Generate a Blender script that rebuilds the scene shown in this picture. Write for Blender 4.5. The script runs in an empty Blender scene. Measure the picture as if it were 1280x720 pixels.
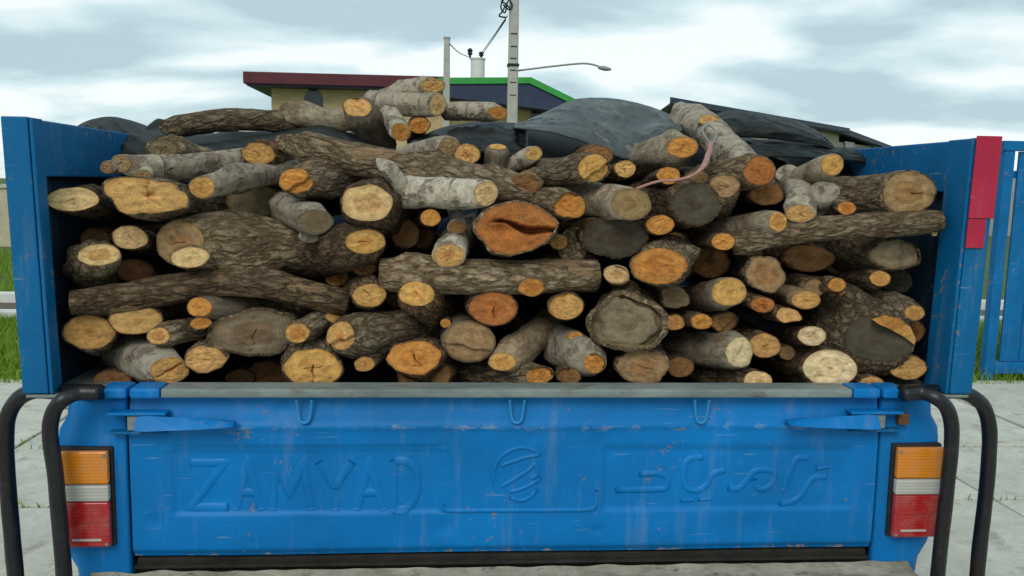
import bpy, bmesh, math, random
from mathutils import Vector, Matrix, noise
random.seed(7)
SC = bpy.context.scene
COL = SC.collection

# ------------------------------------------------------------------ camera
F_PX = 1100.0                      # focal length in pixels of a 1280 wide picture
CAM = Vector((-0.16, -2.0, 1.56))
yaw, pitch, roll = math.radians(4.2), math.radians(6.7), math.radians(1.0)
fwd = Vector((math.sin(yaw)*math.cos(pitch), math.cos(yaw)*math.cos(pitch), -math.sin(pitch)))
rgt0 = Vector((math.cos(yaw), -math.sin(yaw), 0)); up0 = rgt0.cross(fwd)
RGT = rgt0*math.cos(roll) + up0*math.sin(roll)
UPV = up0*math.cos(roll) - rgt0*math.sin(roll)
cd = bpy.data.cameras.new("camera"); cam = bpy.data.objects.new("camera", cd); COL.objects.link(cam)
m = Matrix((RGT, UPV, -fwd)).transposed().to_4x4(); m.translation = CAM
cam.matrix_world = m
cd.sensor_width = 36.0; cd.lens = 36.0*F_PX/1280.0; cd.clip_start = 0.05; cd.clip_end = 2000
SC.camera = cam

# ------------------------------------------------------------------ sky
W = bpy.data.worlds.new("World"); SC.world = W; W.use_nodes = True
wn, wl = W.node_tree.nodes, W.node_tree.links
wn.clear()
SUN_EL, SUN_AZ = math.radians(40), math.radians(200)   # azimuth clockwise from +Y
def N(nodes, t, **kw):
    n = nodes.new(t)
    for k, v in kw.items(): setattr(n, k, v)
    return n
out = N(wn, 'ShaderNodeOutputWorld')
sky = N(wn, 'ShaderNodeTexSky', sky_type='NISHITA', sun_disc=False, sun_elevation=SUN_EL, sun_rotation=SUN_AZ)
bg1 = N(wn, 'ShaderNodeBackground'); bg1.inputs['Strength'].default_value = 0.10
wl.new(sky.outputs[0], bg1.inputs[0])
tc = N(wn, 'ShaderNodeTexCoord'); sep = N(wn, 'ShaderNodeSeparateXYZ'); wl.new(tc.outputs['Generated'], sep.inputs[0])
addz = N(wn, 'ShaderNodeMath', operation='ADD'); addz.inputs[1].default_value = 0.22
mx = N(wn, 'ShaderNodeMath', operation='MAXIMUM'); mx.inputs[1].default_value = 0.0
wl.new(sep.outputs[2], mx.inputs[0]); wl.new(mx.outputs[0], addz.inputs[0])
dx = N(wn, 'ShaderNodeMath', operation='DIVIDE'); dy = N(wn, 'ShaderNodeMath', operation='DIVIDE')
wl.new(sep.outputs[0], dx.inputs[0]); wl.new(addz.outputs[0], dx.inputs[1])
wl.new(sep.outputs[1], dy.inputs[0]); wl.new(addz.outputs[0], dy.inputs[1])
cmb = N(wn, 'ShaderNodeCombineXYZ'); wl.new(dx.outputs[0], cmb.inputs[0]); wl.new(dy.outputs[0], cmb.inputs[1])
mp = N(wn, 'ShaderNodeMapping'); mp.inputs['Scale'].default_value = (0.9, 1.2, 1); mp.inputs['Location'].default_value = (3.1, 0.4, 0)
wl.new(cmb.outputs[0], mp.inputs[0])
cn = N(wn, 'ShaderNodeTexNoise'); cn.inputs['Scale'].default_value = 1.5; cn.inputs['Detail'].default_value = 6; cn.inputs['Roughness'].default_value = 0.47
cn.inputs['Distortion'].default_value = 0.2
wl.new(mp.outputs[0], cn.inputs[0])
cr = N(wn, 'ShaderNodeValToRGB')
cr.color_ramp.elements[0].position = 0.40; cr.color_ramp.elements[0].color = (0.48, 0.63, 0.69, 1)
cr.color_ramp.elements[1].position = 0.56; cr.color_ramp.elements[1].color = (0.93, 1.0, 1.0, 1)
e = cr.color_ramp.elements.new(0.485); e.color = (0.68, 0.84, 0.88, 1)
zc = N(wn, 'ShaderNodeMath', operation='MINIMUM'); zc.inputs[1].default_value = 0.30; wl.new(mx.outputs[0], zc.inputs[0])
zm = N(wn, 'ShaderNodeMath', operation='MULTIPLY_ADD'); zm.inputs[1].default_value = -0.60; zm.inputs[2].default_value = 0.045; wl.new(zc.outputs[0], zm.inputs[0])
za_ = N(wn, 'ShaderNodeMath', operation='ADD'); wl.new(cn.outputs[0], za_.inputs[0]); wl.new(zm.outputs[0], za_.inputs[1])
wl.new(za_.outputs[0], cr.inputs[0])
bg2 = N(wn, 'ShaderNodeBackground'); bg2.inputs['Strength'].default_value = 0.96
wl.new(cr.outputs[0], bg2.inputs[0])
ms = N(wn, 'ShaderNodeMixShader'); ms.inputs[0].default_value = 0.93
wl.new(bg1.outputs[0], ms.inputs[1]); wl.new(bg2.outputs[0], ms.inputs[2]); wl.new(ms.outputs[0], out.inputs[0])

sd = bpy.data.lights.new("sun", 'SUN'); sd.energy = 1.4; sd.angle = math.radians(30); sd.color = (1.0, 0.94, 0.85)
sun = bpy.data.objects.new("sun", sd); COL.objects.link(sun)
sdir = Vector((math.sin(SUN_AZ)*math.cos(SUN_EL), math.cos(SUN_AZ)*math.cos(SUN_EL), math.sin(SUN_EL)))
sun.rotation_euler = sdir.to_track_quat('Z', 'Y').to_euler(); sun.location = sdir*30

vs = SC.view_settings
vs.view_transform = 'Standard'; vs.look = 'None'; vs.exposure = 0.12; vs.gamma = 1.0; vs.use_curve_mapping = False

# ------------------------------------------------------------------ measuring helpers (photo survey -> metres)
def U(px, py, Y):
    d = RGT*((px-640)/F_PX) + UPV*((360-py)/F_PX) + fwd
    return CAM + d*((Y-CAM.y)/d.y)
def PXM(p):                         # metres per pixel at a point
    return (p-CAM).dot(fwd)/F_PX

# ------------------------------------------------------------------ materials
def new_mat(name):
    mt = bpy.data.materials.new(name); mt.use_nodes = True
    nt = mt.node_tree; b = nt.nodes['Principled BSDF']
    return mt, nt.nodes, nt.links, b
def ramp(nodes, stops):
    r = nodes.new('ShaderNodeValToRGB'); el = r.color_ramp.elements
    while len(el) < len(stops): el.new(0.5)
    for i, (p, c) in enumerate(stops):
        el[i].position = p; el[i].color = (c[0], c[1], c[2], 1) if len(c) == 3 else c
    return r
def mixc(nodes, links, fac, a, b, mode='MIX'):
    n = nodes.new('ShaderNodeMix'); n.data_type = 'RGBA'; n.blend_type = mode
    for sock, v in ((0, fac), (6, a), (7, b)):
        if isinstance(v, (int, float)): n.inputs[sock].default_value = v
        elif isinstance(v, tuple): n.inputs[sock].default_value = (*v, 1) if len(v) == 3 else v
        else: links.new(v, n.inputs[sock])
    return n.outputs[2]
def mathn(nodes, links, op, a, b=None, clamp=False):
    n = nodes.new('ShaderNodeMath'); n.operation = op; n.use_clamp = clamp
    for i, v in enumerate((a, b)):
        if v is None: continue
        if isinstance(v, (int, float)): n.inputs[i].default_value = v
        else: links.new(v, n.inputs[i])
    return n.outputs[0]
def tnoise(nodes, links, vec, scale, detail=4, rough=0.55, dist=0.0):
    n = nodes.new('ShaderNodeTexNoise'); n.inputs['Scale'].default_value = scale; n.inputs['Detail'].default_value = detail
    n.inputs['Roughness'].default_value = rough; n.inputs['Distortion'].default_value = dist
    if vec is not None: links.new(vec, n.inputs['Vector'])
    return n.outputs[0]
def mapping(nodes, links, vec, scale=(1,1,1), loc=(0,0,0)):
    n = nodes.new('ShaderNodeMapping'); n.inputs['Scale'].default_value = scale; n.inputs['Location'].default_value = loc
    links.new(vec, n.inputs[0]); return n.outputs[0]
def bump(nodes, links, h, bsdf, strength, dist):
    n = nodes.new('ShaderNodeBump'); n.inputs['Strength'].default_value = strength; n.inputs['Distance'].default_value = dist
    links.new(h, n.inputs['Height']); links.new(n.outputs[0], bsdf.inputs['Normal'])
def objvec(nodes, links):           # object coordinates shifted per object
    t = nodes.new('ShaderNodeTexCoord'); oi = nodes.new('ShaderNodeObjectInfo')
    v = nodes.new('ShaderNodeVectorMath'); v.operation = 'ADD'
    sc_ = nodes.new('ShaderNodeVectorMath'); sc_.operation = 'SCALE'; sc_.inputs['Scale'].default_value = 37.0
    cx = nodes.new('ShaderNodeCombineXYZ'); links.new(oi.outputs['Random'], cx.inputs[0]); links.new(oi.outputs['Random'], cx.inputs[2])
    links.new(cx.outputs[0], sc_.inputs[0]); links.new(t.outputs['Object'], v.inputs[0]); links.new(sc_.outputs[0], v.inputs[1])
    return v.outputs[0], oi, t

def bark_material(name, kind):
    mt, n, l, b = new_mat(name)
    v, oi, t = objvec(n, l)
    vv = mapping(n, l, v, (1, 1, 0.36)) if kind != 'white' else mapping(n, l, v, (1, 1, 1.6))
    base = oi.outputs['Color']
    big = tnoise(n, l, v, 9, 3)
    mid = tnoise(n, l, vv, 55 if kind != 'white' else 40, 5, 0.65, 0.4)
    vor = n.new('ShaderNodeTexVoronoi'); vor.feature = 'DISTANCE_TO_EDGE'; vor.inputs['Scale'].default_value = 46
    dist = mixc(n, l, 0.03, vv, tnoise_col(n, l, vv, 60))
    l.new(dist, vor.inputs['Vector'])
    fine = tnoise(n, l, vv, 170, 4, 0.6)
    if kind == 'rough':
        crack = ramp(n, [(0.0, (0, 0, 0)), (0.26, (1, 1, 1))]); l.new(vor.outputs[0], crack.inputs[0])
        pl = tnoise(n, l, mapping(n, l, v, (1, 1, 0.5)), 95, 6, 0.72, 0.8)
        c1 = mixc(n, l, ramp_out(n, l, pl, 0.32, 0.68), mixc(n, l, 1.0, base, (0.36, 0.32, 0.28), 'MULTIPLY'), mixc(n, l, 1.0, base, (2.0, 1.95, 1.85), 'MULTIPLY'))
        c1 = mixc(n, l, ramp_out(n, l, big, 0.35, 0.65), mixc(n, l, 1.0, c1, (0.72, 0.68, 0.62), 'MULTIPLY'), c1)
        lich = ramp_out(n, l, tnoise(n, l, v, 33, 6, 0.75), 0.57, 0.66)
        c2 = mixc(n, l, mathn(n, l, 'MULTIPLY', lich, 0.5), c1, (0.27, 0.25, 0.19))
        col = mixc(n, l, mathn(n, l, 'ADD', 0.22, mathn(n, l, 'MULTIPLY', crack.outputs[0], 0.78)), mixc(n, l, 1.0, c2, (0.30, 0.25, 0.21), 'MULTIPLY'), c2)
        torn = ramp_out(n, l, mathn(n, l, 'ADD', tnoise(n, l, mapping(n, l, v, (1, 1, 0.45)), 13, 5, 0.55), mathn(n, l, 'MULTIPLY', mathn(n, l, 'SUBTRACT', pl, 0.5), 0.12)), 0.625, 0.645)
        inner = mixc(n, l, ramp_out(n, l, tnoise(n, l, mapping(n, l, v, (1, 1, 0.08)), 120, 4, 0.6), 0.3, 0.7), (0.20, 0.12, 0.06), (0.38, 0.26, 0.15))
        col = mixc(n, l, mathn(n, l, 'MULTIPLY', torn, 0.85), col, inner)
        h = mathn(n, l, 'ADD', mathn(n, l, 'MULTIPLY', crack.outputs[0], 0.8), mathn(n, l, 'MULTIPLY', pl, 1.1))
        h = mathn(n, l, 'SUBTRACT', h, mathn(n, l, 'MULTIPLY', torn, 0.9))
        h = mathn(n, l, 'ADD', h, mathn(n, l, 'MULTIPLY', fine, 0.4)); st, ds = 1.0, 0.008
    elif kind == 'smooth':
        pl = tnoise(n, l, mapping(n, l, v, (1, 1, 0.6)), 80, 6, 0.75, 0.5)
        c1 = mixc(n, l, ramp_out(n, l, pl, 0.3, 0.7), mixc(n, l, 1.0, base, (0.45, 0.41, 0.36), 'MULTIPLY'), mixc(n, l, 1.0, base, (1.6, 1.55, 1.48), 'MULTIPLY'))
        col = mixc(n, l, ramp_out(n, l, tnoise(n, l, v, 14, 6, 0.7), 0.46, 0.66), c1, mixc(n, l, 1.0, c1, (0.48, 0.38, 0.28), 'MULTIPLY'))
        sc_ = ramp_out(n, l, tnoise(n, l, mapping(n, l, v, (8, 8, 70)), 1.0, 3, 0.6), 0.60, 0.66)
        col = mixc(n, l, mathn(n, l, 'MULTIPLY', sc_, 0.5), col, (0.07, 0.055, 0.042))
        h = mathn(n, l, 'ADD', pl, mathn(n, l, 'MULTIPLY', fine, 0.5)); st, ds = 0.9, 0.006
    else:
        band = ramp_out(n, l, tnoise(n, l, mapping(n, l, v, (6, 6, 60)), 1.0, 4, 0.6), 0.60, 0.68)
        peel = ramp_out(n, l, tnoise(n, l, v, 22, 5, 0.6), 0.53, 0.62)
        c1 = mixc(n, l, ramp_out(n, l, mid, 0.3, 0.7), mixc(n, l, 1.0, base, (0.6, 0.58, 0.55), 'MULTIPLY'), mixc(n, l, 1.0, base, (1.25, 1.25, 1.22), 'MULTIPLY'))
        c2 = mixc(n, l, mathn(n, l, 'MULTIPLY', band, 0.75), c1, (0.06, 0.055, 0.05))
        col = mixc(n, l, mathn(n, l, 'MULTIPLY', peel, 0.8), c2, (0.16, 0.12, 0.09))
        h = mathn(n, l, 'ADD', mid, mathn(n, l, 'MULTIPLY', peel, -0.8)); st, ds = 1.0, 0.007
    l.new(col, b.inputs['Base Color']); b.inputs['Roughness'].default_value = 0.92
    b.inputs['Specular IOR Level'].default_value = 0.2
    bump(n, l, h, b, st, ds)
    return mt
def ramp_out(n, l, v, a, b_):
    m_ = n.new('ShaderNodeMapRange'); m_.inputs['From Min'].default_value = a; m_.inputs['From Max'].default_value = b_
    l.new(v, m_.inputs['Value']); return m_.outputs[0]
def tnoise_col(n, l, vec, scale):
    x = n.new('ShaderNodeTexNoise'); x.inputs['Scale'].default_value = scale; x.inputs['Detail'].default_value = 3
    l.new(vec, x.inputs['Vector']); return x.outputs[1]

def wood_end_material():
    mt, n, l, b = new_mat("sawn_end_grain")
    oi = n.new('ShaderNodeObjectInfo'); t = n.new('ShaderNodeTexCoord')
    uv = mapping(n, l, t.outputs['UV'], (2, 2, 1), (-1, -1, 0))
    rnd = n.new('ShaderNodeCombineXYZ'); l.new(mathn(n, l, 'MULTIPLY', oi.outputs['Random'], 91.0), rnd.inputs[2])
    sh = n.new('ShaderNodeVectorMath'); sh.operation = 'ADD'; l.new(uv, sh.inputs[0]); l.new(rnd.outputs[0], sh.inputs[1])
    wob = tnoise_col(n, l, sh.outputs[0], 1.6)
    wv = n.new('ShaderNodeVectorMath'); wv.operation = 'MULTIPLY_ADD'; wv.inputs[1].default_value = (0.32, 0.32, 0); l.new(wob, wv.inputs[0])
    l.new(uv, wv.inputs[2])
    wv2 = n.new('ShaderNodeVectorMath'); wv2.operation = 'SUBTRACT'; wv2.inputs[1].default_value = (0.16, 0.16, 0); l.new(wv.outputs[0], wv2.inputs[0])
    ln = n.new('ShaderNodeVectorMath'); ln.operation = 'LENGTH'; l.new(wv2.outputs[0], ln.inputs[0])
    rad = ln.outputs['Value']
    rings = mathn(n, l, 'SINE', mathn(n, l, 'MULTIPLY', rad, 62.0))
    rings2 = mathn(n, l, 'SINE', mathn(n, l, 'MULTIPLY', rad, 23.0))
    ringv = mathn(n, l, 'ADD', mathn(n, l, 'MULTIPLY', rings, 0.055), mathn(n, l, 'MULTIPLY', rings2, 0.05))
    base = oi.outputs['Color']
    blot = tnoise(n, l, sh.outputs[0], 2.4, 5, 0.62)
    fine = tnoise(n, l, sh.outputs[0], 22, 4, 0.7)
    shade = mathn(n, l, 'ADD', mathn(n, l, 'ADD', 0.86, ringv), mathn(n, l, 'ADD', mathn(n, l, 'MULTIPLY', mathn(n, l, 'SUBTRACT', blot, 0.5), 1.5), mathn(n, l, 'MULTIPLY', mathn(n, l, 'SUBTRACT', fine, 0.5), 0.9)))
    shade = mathn(n, l, 'MAXIMUM', shade, 0.15)
    shc = n.new('ShaderNodeCombineXYZ'); [l.new(shade, shc.inputs[i]) for i in range(3)]
    c = mixc(n, l, 1.0, base, shc.outputs[0], 'MULTIPLY')
    # heartwood darker and redder, sapwood rim paler
    wn_ = n.new('ShaderNodeTexWhiteNoise'); wn_.noise_dimensions = '1D'; l.new(oi.outputs['Random'], wn_.inputs['W'])
    spn = n.new('ShaderNodeSeparateXYZ'); l.new(wn_.outputs['Color'], spn.inputs[0])
    hr = mathn(n, l, 'ADD', 0.18, mathn(n, l, 'MULTIPLY', spn.outputs[0], 0.62))         # heartwood radius differs from log to log
    hd = mathn(n, l, 'SUBTRACT', hr, mathn(n, l, 'ADD', rad, mathn(n, l, 'MULTIPLY', mathn(n, l, 'SUBTRACT', blot, 0.5), 0.35)))
    heart = mathn(n, l, 'MULTIPLY', ramp_out(n, l, hd, -0.07, 0.07), spn.outputs[1])
    c = mixc(n, l, mathn(n, l, 'MULTIPLY', heart, 0.75), c, mixc(n, l, 1.0, c, (0.78, 0.54, 0.36), 'MULTIPLY'))
    pith = mathn(n, l, 'MULTIPLY', ramp_out(n, l, mathn(n, l, 'ADD', rad, mathn(n, l, 'MULTIPLY', mathn(n, l, 'SUBTRACT', fine, 0.5), 0.16)), 0.14, 0.04), spn.outputs[2])
    c = mixc(n, l, mathn(n, l, 'MULTIPLY', pith, 0.6), c, (0.10, 0.055, 0.025))
    mould = ramp_out(n, l, tnoise(n, l, sh.outputs[0], 1.3, 5, 0.7, 0.9), 0.56, 0.70)
    c = mixc(n, l, mathn(n, l, 'MULTIPLY', mathn(n, l, 'MULTIPLY', mould, 0.55), spn.outputs[0]), c, (0.17, 0.13, 0.09))
    rim = ramp_out(n, l, rad, 0.78, 0.98)
    c = mixc(n, l, mathn(n, l, 'MULTIPLY', rim, 0.55), c, mixc(n, l, 1.0, c, (0.55, 0.42, 0.32), 'MULTIPLY'))
    # grime patches
    gr = ramp_out(n, l, tnoise(n, l, sh.outputs[0], 3.3, 4, 0.6, 0.6), 0.60, 0.72)
    c = mixc(n, l, mathn(n, l, 'MULTIPLY', gr, 0.5), c, (0.07, 0.05, 0.035))
    # radial drying checks
    sp = n.new('ShaderNodeSeparateXYZ'); l.new(wv2.outputs[0], sp.inputs[0])
    ang = mathn(n, l, 'ARCTAN2', sp.outputs[1], sp.outputs[0])
    ac = n.new('ShaderNodeCombineXYZ'); l.new(mathn(n, l, 'MULTIPLY', ang, 3.1), ac.inputs[0]); l.new(mathn(n, l, 'MULTIPLY', rad, 0.9), ac.inputs[1])
    l.new(mathn(n, l, 'MULTIPLY', oi.outputs['Random'], 57.0), ac.inputs[2])
    an = tnoise(n, l, ac.outputs[0], 2.0, 2, 0.4)
    chk = mathn(n, l, 'MULTIPLY', ramp_out(n, l, mathn(n, l, 'ABSOLUTE', mathn(n, l, 'SUBTRACT', an, 0.5)), 0.007, 0.002), mathn(n, l, 'MULTIPLY', ramp_out(n, l, rad, 0.95, 0.6), ramp_out(n, l, rad, 0.25, 0.4)))
    chk = mathn(n, l, 'MULTIPLY', chk, oi.outputs['Alpha'])
    c = mixc(n, l, mathn(n, l, 'MULTIPLY', chk, 0.85), c, (0.04, 0.025, 0.015))
    l.new(c, b.inputs['Base Color']); b.inputs['Roughness'].default_value = 0.85; b.inputs['Specular IOR Level'].default_value = 0.25
    saw = n.new('ShaderNodeTexWave'); saw.inputs['Scale'].default_value = 5.0; saw.inputs['Distortion'].default_value = 3.0
    l.new(sh.outputs[0], saw.inputs['Vector'])
    h = mathn(n, l, 'ADD', mathn(n, l, 'MULTIPLY', fine, 0.8), mathn(n, l, 'ADD', mathn(n, l, 'MULTIPLY', saw.outputs[1], 0.25), mathn(n, l, 'MULTIPLY', rings, 0.08)))
    h = mathn(n, l, 'SUBTRACT', h, chk)
    bump(n, l, h, b, 0.6, 0.004)
    return mt

def paint_material(name, col, wear=0.5, rough=0.42, metal_col=(0.24, 0.17, 0.12), dust=(0.42, 0.38, 0.30), streak=0.3, light=None, tg=False):
    mt, n, l, b = new_mat(name)
    t = n.new('ShaderNodeTexCoord'); v = t.outputs['Object']
    big = tnoise(n, l, v, 3.5, 4, 0.6)
    fine = tnoise(n, l, v, 60, 5, 0.65)
    c = mixc(n, l, ramp_out(n, l, big, 0.3, 0.7), tuple(x*0.80 for x in col), tuple(min(1, x*1.18) for x in col))
    # scrubbed / faded scratches
    scr = ramp_out(n, l, tnoise(n, l, mapping(n, l, v, (14, 14, 3.5)), 3.0, 6, 0.72), 0.60, 0.75)
    lt = light or (col[0]*1.2+0.02, min(1, col[1]*1.35+0.05), min(1, col[2]*1.3+0.06))
    c = mixc(n, l, mathn(n, l, 'MULTIPLY', scr, streak), c, lt)
    # dust streaks
    ds = ramp_out(n, l, tnoise(n, l, mapping(n, l, v, (9, 9, 1.2)), 2.0, 5, 0.7), 0.55, 0.80)
    c = mixc(n, l, mathn(n, l, 'MULTIPLY', ds, 0.17), c, dust)
    # chips
    ch = ramp_out(n, l, mathn(n, l, 'ADD', mathn(n, l, 'MULTIPLY', tnoise(n, l, v, 34, 5, 0.75), 0.7), mathn(n, l, 'MULTIPLY', tnoise(n, l, v, 4.5, 3, 0.6), 0.3)), 0.66-0.08*wear, 0.68-0.08*wear)
    c = mixc(n, l, mathn(n, l, 'MULTIPLY', ch, 0.8), c, metal_col)
    # fine scratches and pale scuffs
    sc1 = ramp_out(n, l, tnoise(n, l, mapping(n, l, v, (5, 5, 90)), 2.0, 3, 0.5, 0.3), 0.685, 0.71)
    sc2 = ramp_out(n, l, tnoise(n, l, v, 75, 4, 0.8), 0.69, 0.72)
    sc = mathn(n, l, 'MAXIMUM', mathn(n, l, 'MULTIPLY', sc1, 0.45), mathn(n, l, 'MULTIPLY', sc2, 0.6))
    sc = mathn(n, l, 'MULTIPLY', sc, ramp_out(n, l, tnoise(n, l, v, 3.1, 3, 0.6), 0.42, 0.6))
    c = mixc(n, l, sc, c, (0.30, 0.42, 0.46))
    if tg:      # lower hem rubbed through to primer and rust; grime settled on the fold
        sp = n.new('ShaderNodeSeparateXYZ'); l.new(v, sp.inputs[0])
        hem = mathn(n, l, 'ADD', ramp_out(n, l, sp.outputs[2], -0.13, -0.195), mathn(n, l, 'MULTIPLY', mathn(n, l, 'SUBTRACT', tnoise(n, l, v, 22, 5, 0.75), 0.5), 2.6))
        hm = ramp_out(n, l, hem, 1.02, 1.12)
        c = mixc(n, l, mathn(n, l, 'MULTIPLY', hm, 0.85), c, mixc(n, l, tnoise(n, l, v, 40, 3, 0.6), (0.10, 0.05, 0.025), (0.50, 0.44, 0.34)))
        d2 = ramp_out(n, l, mathn(n, l, 'ADD', ramp_out(n, l, mathn(n, l, 'ABSOLUTE', mathn(n, l, 'SUBTRACT', sp.outputs[2], 0.118)), 0.05, 0.0), mathn(n, l, 'MULTIPLY', mathn(n, l, 'SUBTRACT', tnoise(n, l, mapping(n, l, v, (0.5, 1, 1)), 26, 6, 0.75), 0.5), 2.4)), 1.0, 1.3)
        c = mixc(n, l, mathn(n, l, 'MULTIPLY', d2, 0.5), c, (0.34, 0.36, 0.32))
    l.new(c, b.inputs['Base Color'])
    l.new(mathn(n, l, 'ADD', rough-0.08, mathn(n, l, 'MULTIPLY', fine, 0.3)), b.inputs['Roughness'])
    b.inputs['Specular IOR Level'].default_value = 0.22
    bump(n, l, mathn(n, l, 'ADD', mathn(n, l, 'MULTIPLY', fine, 0.4), mathn(n, l, 'MULTIPLY', ch, -0.5)), b, 0.25, 0.003)
    return mt

def rough_material(name, c1, c2, scale=8, bstr=0.5, bdist=0.01, rough=0.9, scl=(1,1,1), spec=0.25, c3=None, metallic=0.0):
    mt, n, l, b = new_mat(name)
    t = n.new('ShaderNodeTexCoord'); v = mapping(n, l, t.outputs['Object'], scl)
    a = tnoise(n, l, v, scale, 6, 0.65); f = tnoise(n, l, v, scale*9, 4, 0.6)
    c = mixc(n, l, ramp_out(n, l, a, 0.3, 0.7), c1, c2)
    if c3: c = mixc(n, l, mathn(n, l, 'MULTIPLY', ramp_out(n, l, tnoise(n, l, v, scale*2.3, 5, 0.7), 0.55, 0.68), 0.8), c, c3)
    k = n.new('ShaderNodeCombineXYZ'); q = mathn(n, l, 'ADD', 0.75, mathn(n, l, 'MULTIPLY', f, 0.5)); [l.new(q, k.inputs[i]) for i in range(3)]
    c = mixc(n, l, 1.0, c, k.outputs[0], 'MULTIPLY')
    l.new(c, b.inputs['Base Color']); b.inputs['Roughness'].default_value = rough; b.inputs['Specular IOR Level'].default_value = spec
    b.inputs['Metallic'].default_value = metallic
    bump(n, l, mathn(n, l, 'ADD', a, mathn(n, l, 'MULTIPLY', f, 0.5)), b, bstr, bdist)
    return mt

def lens_material(name, col, rough=0.18):
    mt, n, l, b = new_mat(name)
    t = n.new('ShaderNodeTexCoord'); v = t.outputs['Object']
    w = n.new('ShaderNodeTexWave'); w.bands_direction = 'Z'; w.inputs['Scale'].default_value = 42; w.inputs['Distortion'].default_value = 0.2
    l.new(v, w.inputs['Vector'])
    d = ramp_out(n, l, tnoise(n, l, v, 30, 5, 0.7), 0.45, 0.75)
    c = mixc(n, l, mathn(n, l, 'MULTIPLY', w.outputs[1], 0.35), col, tuple(x*0.55 for x in col))
    c = mixc(n, l, mathn(n, l, 'MULTIPLY', d, 0.28), c, (0.30, 0.26, 0.20))
    l.new(c, b.inputs['Base Color']); l.new(mathn(n, l, 'ADD', rough, mathn(n, l, 'MULTIPLY', d, 0.4)), b.inputs['Roughness'])
    b.inputs['Coat Weight'].default_value = 0.25
    bump(n, l, w.outputs[1], b, 0.25, 0.002)
    return mt

M = {}
M['bark_rough'] = bark_material('rough_bark', 'rough')
M['bark_smooth'] = bark_material('smooth_bark', 'smooth')
M['bark_white'] = bark_material('pale_flaking_bark', 'white')
M['wood'] = wood_end_material()
BLUE = (0.0, 0.160, 0.46)
M['blue'] = paint_material('blue_truck_paint', BLUE, 0.45)
M['blue_tg'] = paint_material('worn_tailgate_paint', BLUE, 0.5, 0.40, tg=True)
M['blue_worn'] = paint_material('worn_blue_paint', (0.0, 0.115, 0.29), 0.85, 0.5, streak=0.35)
M['blue_inner'] = paint_material('dark_inner_paint', (0.004, 0.018, 0.038), 0.3, 0.7, streak=0.1)  # truck blue taken down to near-black for inner sheets and headboard
M['red'] = paint_material('faded_red_paint', (0.42, 0.022, 0.055), 0.5, 0.6)
M['gate'] = paint_material('gate_blue_paint', (0.0, 0.13, 0.34), 0.7, 0.5)
M['rail'] = rough_material('scuffed_grey_steel', (0.11, 0.14, 0.135), (0.25, 0.29, 0.27), 14, 0.4, 0.003, 0.6, (0.3, 1, 1), 0.4, (0.12, 0.09, 0.07))
M['hook'] = paint_material('light_blue_wire', (0.02, 0.24, 0.52), 0.3)
M['black'] = rough_material('black_painted_pipe', (0.004, 0.004, 0.005), (0.010, 0.010, 0.011), 20, 0.3, 0.002, 0.38, (1,1,1), 0.5, (0.028, 0.026, 0.025))
M['gasket'] = rough_material('black_rubber', (0.012, 0.013, 0.014), (0.03, 0.03, 0.03), 30, 0.3, 0.001, 0.6)
M['amber'] = lens_material('amber_plastic', (0.72, 0.23, 0.012))
M['clear'] = lens_material('clouded_white_plastic', (0.50, 0.49, 0.45))
M['redlens'] = lens_material('red_plastic', (0.42, 0.016, 0.02))
M['rust'] = rough_material('rusty_steel', (0.22, 0.09, 0.03), (0.10, 0.05, 0.03), 30, 0.5, 0.002, 0.8)
M['dust'] = rough_material('dusty_bumper_steel', (0.17, 0.15, 0.11), (0.42, 0.39, 0.31), 16, 0.6, 0.004, 0.9, (0.5, 1, 1), 0.2, (0.08, 0.07, 0.06))
M['dark'] = rough_material('dark_underbody', (0.012, 0.011, 0.010), (0.035, 0.03, 0.025), 12)
M['tarp'] = rough_material('dark_grey_tarpaulin', (0.007, 0.009, 0.009), (0.015, 0.019, 0.018), 6, 0.3, 0.004, 0.5, (1,1,1), 0.25, (0.024, 0.029, 0.027))  # main sheet toned darker: shadow beneath the flap is put into its colour
M['tarp_sheen'] = rough_material('sheen_toned_tarpaulin', (0.035, 0.045, 0.045), (0.075, 0.088, 0.084), 5, 0.3, 0.004, 0.42, (1,1,1), 0.4, (0.14, 0.145, 0.125))  # same tarpaulin lightened for the flap: its sheen is painted into the colour
M['rope'] = rough_material('faded_pink_rope', (0.34, 0.15, 0.13), (0.46, 0.27, 0.22), 60, 0.6, 0.002)
M['wire'] = rough_material('weathered_wire', (0.20, 0.21, 0.20), (0.34, 0.34, 0.32), 60, 0.3, 0.001)
M['concrete'] = rough_material('pale_concrete', (0.43, 0.42, 0.36), (0.60, 0.585, 0.50), 3.0, 0.5, 0.006, 0.92, (1,1,1), 0.2, (0.30, 0.28, 0.23))
M['soil'] = rough_material('joint_soil', (0.09, 0.075, 0.05), (0.16, 0.13, 0.09), 9, 0.6, 0.02)
M['grassland'] = rough_material('verge_soil_and_turf', (0.06, 0.10, 0.02), (0.11, 0.15, 0.04), 2.0, 0.6, 0.03)
M['grass'] = rough_material('grass_blades', (0.11, 0.22, 0.012), (0.22, 0.34, 0.03), 4.0, 0.1, 0.001, 0.6)
M['kerb'] = rough_material('white_kerb_paint', (0.55, 0.55, 0.52), (0.72, 0.72, 0.68), 7, 0.3, 0.004)
M['asphalt'] = rough_material('road_asphalt', (0.09, 0.07, 0.055), (0.16, 0.13, 0.10), 10, 0.5, 0.006)
M['beige'] = rough_material('beige_render', (0.44, 0.38, 0.26), (0.54, 0.48, 0.34), 2.0, 0.3, 0.01)
M['grey_wall'] = rough_material('grey_render', (0.26, 0.26, 0.25), (0.36, 0.36, 0.34), 2.0, 0.3, 0.01)
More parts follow.
